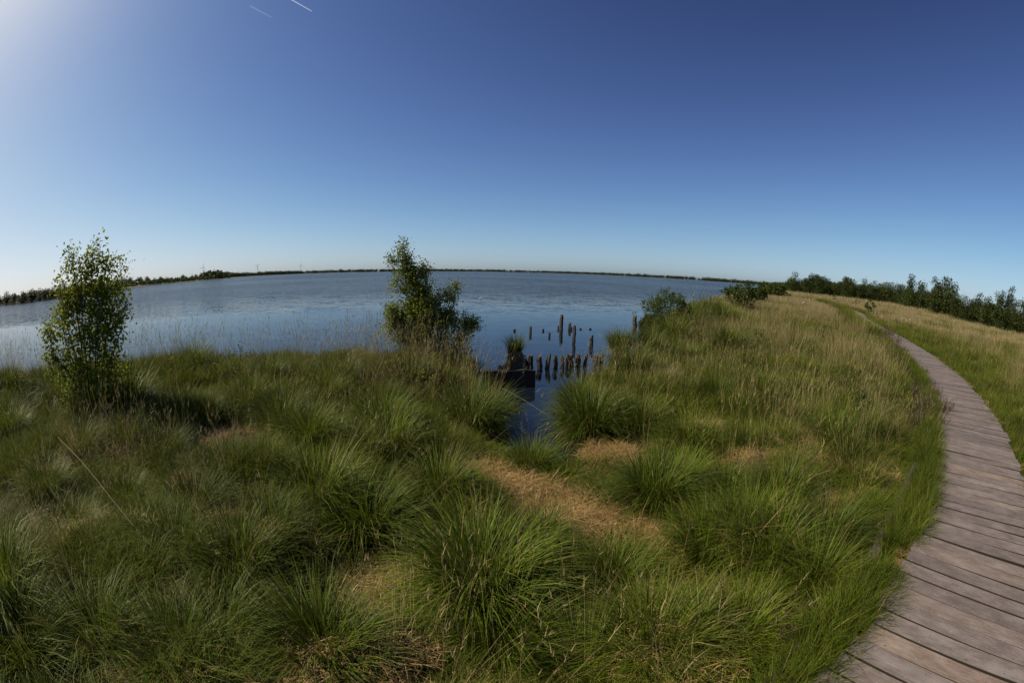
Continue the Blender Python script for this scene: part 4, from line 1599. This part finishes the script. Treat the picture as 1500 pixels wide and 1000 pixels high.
# mossy stump crowned with grass behind the boards
s1 = pile(752, 512, 552, 21, 'mossy stump crowned with a tuft of grass behind the dark boards', .05, cap=.9, jag=.05, cat='stump')
s1.name = 'mossy_stump'
tv = tuft(560, .12, (.32, .66), (.005, .009), 4, .35, .8, .08, .3)
ztop = max(v.co.z for v in s1.data.vertices)
o = mobj('grass_tuft', raw_mesh('grass_tuft', *tv[:2], M['tussock'], col=tv[2]), s1, (.02, 0, ztop - .06))
tv = tuft(260, .15, (.12, .3), (.004, .008), 4, .9, 1.6, .8)
mobj('dead_leaves', raw_mesh('dead_leaves', *tv[:2], M['dry'], col=tv[2]), s1, (.02, 0, ztop - .14))
# fallen mossy branch leaning on the stump
tb, qb = tubes([([(-.42, 0, .0), (-.2, .02, .2), (0, 0, .42)], .05, .035)], 7)
x, y = at(752, 552, 0)
o = mobj('leaning_log', raw_mesh('leaning_log', tb, qb, M['pilemoss'], True), None, (x - .05, y - .16, 0), -math.atan2(x, y))
tag(o, 'short mossy log leaning against the grass-crowned stump', 'log')

# tussock islet standing in the water by the point
x, y = at(908, 522, 0)
s2 = pile(908, 505, 524, 20, 'round tussock growing on a stump in the water beside the point', 0, cap=.6, jag=.05, cat='tussock', group='grass tussocks on the bank')
s2.name = 'tussock_islet'
ztop = max(v.co.z for v in s2.data.vertices)
tv = tuft(1000, .30, (.45, .95), (.006, .012), 4, .45, 1.0, .08, .3)
mobj('grass_tuft', raw_mesh('grass_tuft', *tv[:2], M['tussock'], col=tv[2]), s2, (0, 0, ztop - .08))
tv = tuft(500, .32, (.25, .55), (.006, .011), 4, 1.1, 1.7, .9)
mobj('dead_leaves', raw_mesh('dead_leaves', *tv[:2], M['dry'], col=tv[2]), s2, (0, 0, ztop - .12))


# ------------------------------------------------------------------ white bird on the lake, stone in the field
def blob(rx, ry, rz, c=(0, 0, 0), n=10, mat=None, name='body', taper=0.):
    V, Qd = [], []
    for i in range(n + 1):
        th = math.pi * i / n
        for k in range(n):
            ph = 2 * math.pi * k / n
            xx = math.cos(th)
            s = math.sin(th)
            V.append((c[0] + rx * xx, c[1] + ry * s * math.cos(ph) * (1 - taper * xx), c[2] + rz * s * math.sin(ph) + taper * rz * max(0, -xx)))
    for i in range(n):
        for k in range(n):
            k2 = (k + 1) % n
            Qd.append((i * n + k, i * n + k2, (i + 1) * n + k2, (i + 1) * n + k))
    return raw_mesh(name, V, Qd, mat, True)


def merged(meshes, name, mat):
    V, Qd, o = [], [], 0
    for me in meshes:
        v = np.zeros(len(me.vertices) * 3, np.float32)
        me.vertices.foreach_get('co', v)
        q = np.zeros(len(me.loops), np.int32)
        me.loops.foreach_get('vertex_index', q)
        V.append(v.reshape(-1, 3))
        Qd.append(q.reshape(-1, 4) + o)
        o += len(me.vertices)
    return raw_mesh(name, np.concatenate(V), np.concatenate(Qd), mat, True)


x, y = at(703, 437.5, 0)
neck, nq = tubes([([(.2, 0, .05), (.27, 0, .18), (.25, 0, .3), (.30, 0, .36)], .035, .03)], 8)
bird = mobj('water_bird', merged([blob(.3, .13, .13, (0, 0, .04), 10, M['white'], taper=.3), raw_mesh('n', neck, nq, M['white']), blob(.06, .04, .042, (.32, 0, .37), 8, M['white'])], 'water_bird', M['white']), None, (x, y, 0), .4)
bird.scale = (.32, .32, .32)
tag(bird, 'tiny white water bird floating far out on the lake', 'bird')
mobj('beak', blob(.04, .014, .012, (.4, 0, .36), 6, M['beak'], 'beak', .3), bird)
x, y = at(1178, 441.5, .9)
o = mobj('pale_stone', blob(.17, .12, .09, (0, 0, .12), 12, M['stone'], 'pale_stone', .15), None, (x * .8, y * .8, gz(x * .8, y * .8) + .45), .3)
tag(o, 'small pale stone lying in the tan grass before the treeline', 'stone')


# ------------------------------------------------------------------ wind turbines beyond the far shore
def prism_blade(L):
    V, Qd = [], []
    for i, (t, c) in enumerate(((.0, .035), (.08, .05), (.25, .08), (.6, .05), (1, .012))):
        for a, b in ((-.3, -.15), (.7, -.03), (.7, .03), (-.3, .15)):
            V.append((a * c * L, b * c * L, t * L))
    for i in range(4):
        for j in range(4):
            Qd.append((4 * i + j, 4 * i + (j + 1) % 4, 4 * i + 4 + (j + 1) % 4, 4 * i + 4 + j))
    Qd.append((16, 17, 18, 19))
    return raw_mesh('rotor_blade', V, Qd, M['turbine'])


tw_v, tw_q = tubes([([(0, 0, -2), (0, 0, 30), (0, 0, 60), (0, 0, 96)], 3.2, 1.7)], 12)
tw_m = raw_mesh('tower', tw_v, tw_q, M['turbine'], True)
na_m = blob(6, 2.2, 2.2, (0, 0, 0), 10, M['turbine'], 'nacelle', .1)
bl_m = prism_blade(46)
for px, ty, rot, lab in ((297.5, 391, .2, 'wind turbine beyond the spit, the one closest to the alder bush'), (377, 389.5, .75, 'middle one of three distant wind turbines'), (440.5, 388.5, .1, 'wind turbine closest to the birch, faint above the far shore')):
    X_, Y_, Z_ = ray(px, ty)
    k = (98 - EYE) / Z_
    x, y = X_ * k, Y_ * k
    t = empty('wind_turbine', (x, y, .5), -math.atan2(x, y) + math.pi / 2 + .35)
    tag(t, lab, 'wind turbine', 'wind turbines on the horizon')
    mobj('tower', tw_m, t)
    n_ = mobj('nacelle', na_m, t, (0, 0, 97.5))
    for j in range(3):
        b = mobj('rotor_blade', bl_m, t, (-6.5, 0, 97.5))
        b.rotation_euler = (rot + j * 2 * math.pi / 3, 0, math.pi / 2)
        b.rotation_euler = (Matrix.Rotation(rot + j * 2 * math.pi / 3, 3, 'X') @ Matrix.Rotation(math.pi / 2, 3, 'Z')).to_euler()


# ------------------------------------------------------------------ contrails
def contrail(p, q, r, dens, label, alt=9000.):
    a = np.array([*at(*p, alt), alt])
    b = np.array([*at(*q, alt), alt])
    P = np.array([a + (b - a) * t for t in np.linspace(0, 1, 24)])
    v, f = tubes([(P, r * 1.25, r * .55)], 8)
    m_ = len(P)
    dn = np.tile(np.clip(np.linspace(.75, 1.15, m_), 0, 1) * dens, 8)
    uv = np.stack([dn, np.tile(np.linspace(0, 8, m_), 8)], 1)
    o = mobj('contrail', raw_mesh('contrail', v, f, M['contrail'], True, uv=uv))
    o.visible_shadow = True
    tag(o, label, 'contrail', 'contrails in the sky')


contrail((405, -12), (457, 17), 19, .15, 'bright short white contrail at the top of the sky')
contrail((366, 9), (398, 26), 30, .028, 'faint contrail beside the bright one')

# ------------------------------------------------------------------ light
SUN_AZ, SUN_EL = R(-89), R(43)
sd = Vector((math.sin(SUN_AZ) * math.cos(SUN_EL), math.cos(SUN_AZ) * math.cos(SUN_EL), math.sin(SUN_EL)))
sl = bpy.data.lights.new('sun', 'SUN')
sl.energy = 5.0
sl.angle = R(.53)
sl.color = (1.0, .91, .74)
so = bpy.data.objects.new('sun', sl)
so.rotation_euler = sd.to_track_quat('Z', 'Y').to_euler()
so.location = sd * 50
link(so)

w = bpy.data.worlds.new('World')
sc.world = w
w.use_nodes = True
nt = w.node_tree
bg = nt.nodes['Background']
sky = nt.nodes.new('ShaderNodeTexSky')
sky.sky_type = 'NISHITA'
sky.sun_disc = False
sky.sun_elevation = SUN_EL
sky.sun_rotation = SUN_AZ
sky.altitude = 0
sky.air_density = .6
sky.dust_density = .75
sky.ozone_density = 5.0
# the film response of the photograph: more contrast in the blue, a soft shoulder towards the bright side
gm = nt.nodes.new('ShaderNodeGamma')
gm.inputs[1].default_value = 1.85
nt.links.new(sky.outputs[0], gm.inputs[0])
v1 = nt.nodes.new('ShaderNodeVectorMath')
v1.operation = 'MULTIPLY_ADD'
v1.inputs[1].default_value = (.066, .066, .066)
v1.inputs[2].default_value = (1, 1, 1)
nt.links.new(gm.outputs[0], v1.inputs[0])
v2 = nt.nodes.new('ShaderNodeVectorMath')
v2.operation = 'DIVIDE'
nt.links.new(gm.outputs[0], v2.inputs[0])
nt.links.new(v1.outputs[0], v2.inputs[1])
hs = nt.nodes.new('ShaderNodeHueSaturation')
hs.inputs['Saturation'].default_value = .89
nt.links.new(v2.outputs[0], hs.inputs['Color'])
nt.links.new(hs.outputs[0], bg.inputs['Color'])
bg.inputs['Strength'].default_value = .057

# ------------------------------------------------------------------ camera
cam = bpy.data.cameras.new('camera')
cam.type = 'PANO'
try:
    cam.panorama_type = 'FISHEYE_EQUISOLID'
    tgt = cam
except Exception:
    tgt = cam.cycles
    tgt.panorama_type = 'FISHEYE_EQUISOLID'
tgt.fisheye_lens = F_PX / 1500 * 36.0
tgt.fisheye_fov = R(200)
cam.sensor_width = 36.0
cam.clip_start = .05
cam.clip_end = 60000
co = bpy.data.objects.new('camera', cam)
fwd = Vector((0, math.cos(PITCH), -math.sin(PITCH)))
up0 = Vector((0, math.sin(PITCH), math.cos(PITCH)))
rt0 = Vector((1, 0, 0))
c_, s_ = math.cos(ROLL), math.sin(ROLL)
rt, up = c_ * rt0 + s_ * up0, -s_ * rt0 + c_ * up0
mw = Matrix((rt, up, -fwd)).transposed().to_4x4()
mw.translation = (0, 0, EYE)
co.matrix_world = mw
link(co)
sc.camera = co

sc.render.engine = 'CYCLES'
sc.cycles.max_bounces = 6
sc.cycles.diffuse_bounces = 2
sc.cycles.glossy_bounces = 3
sc.cycles.transmission_bounces = 2
sc.cycles.transparent_max_bounces = 8
sc.view_settings.view_transform = 'Standard'
sc.view_settings.look = 'None'
sc.view_settings.exposure = .25
sc.view_settings.gamma = 1
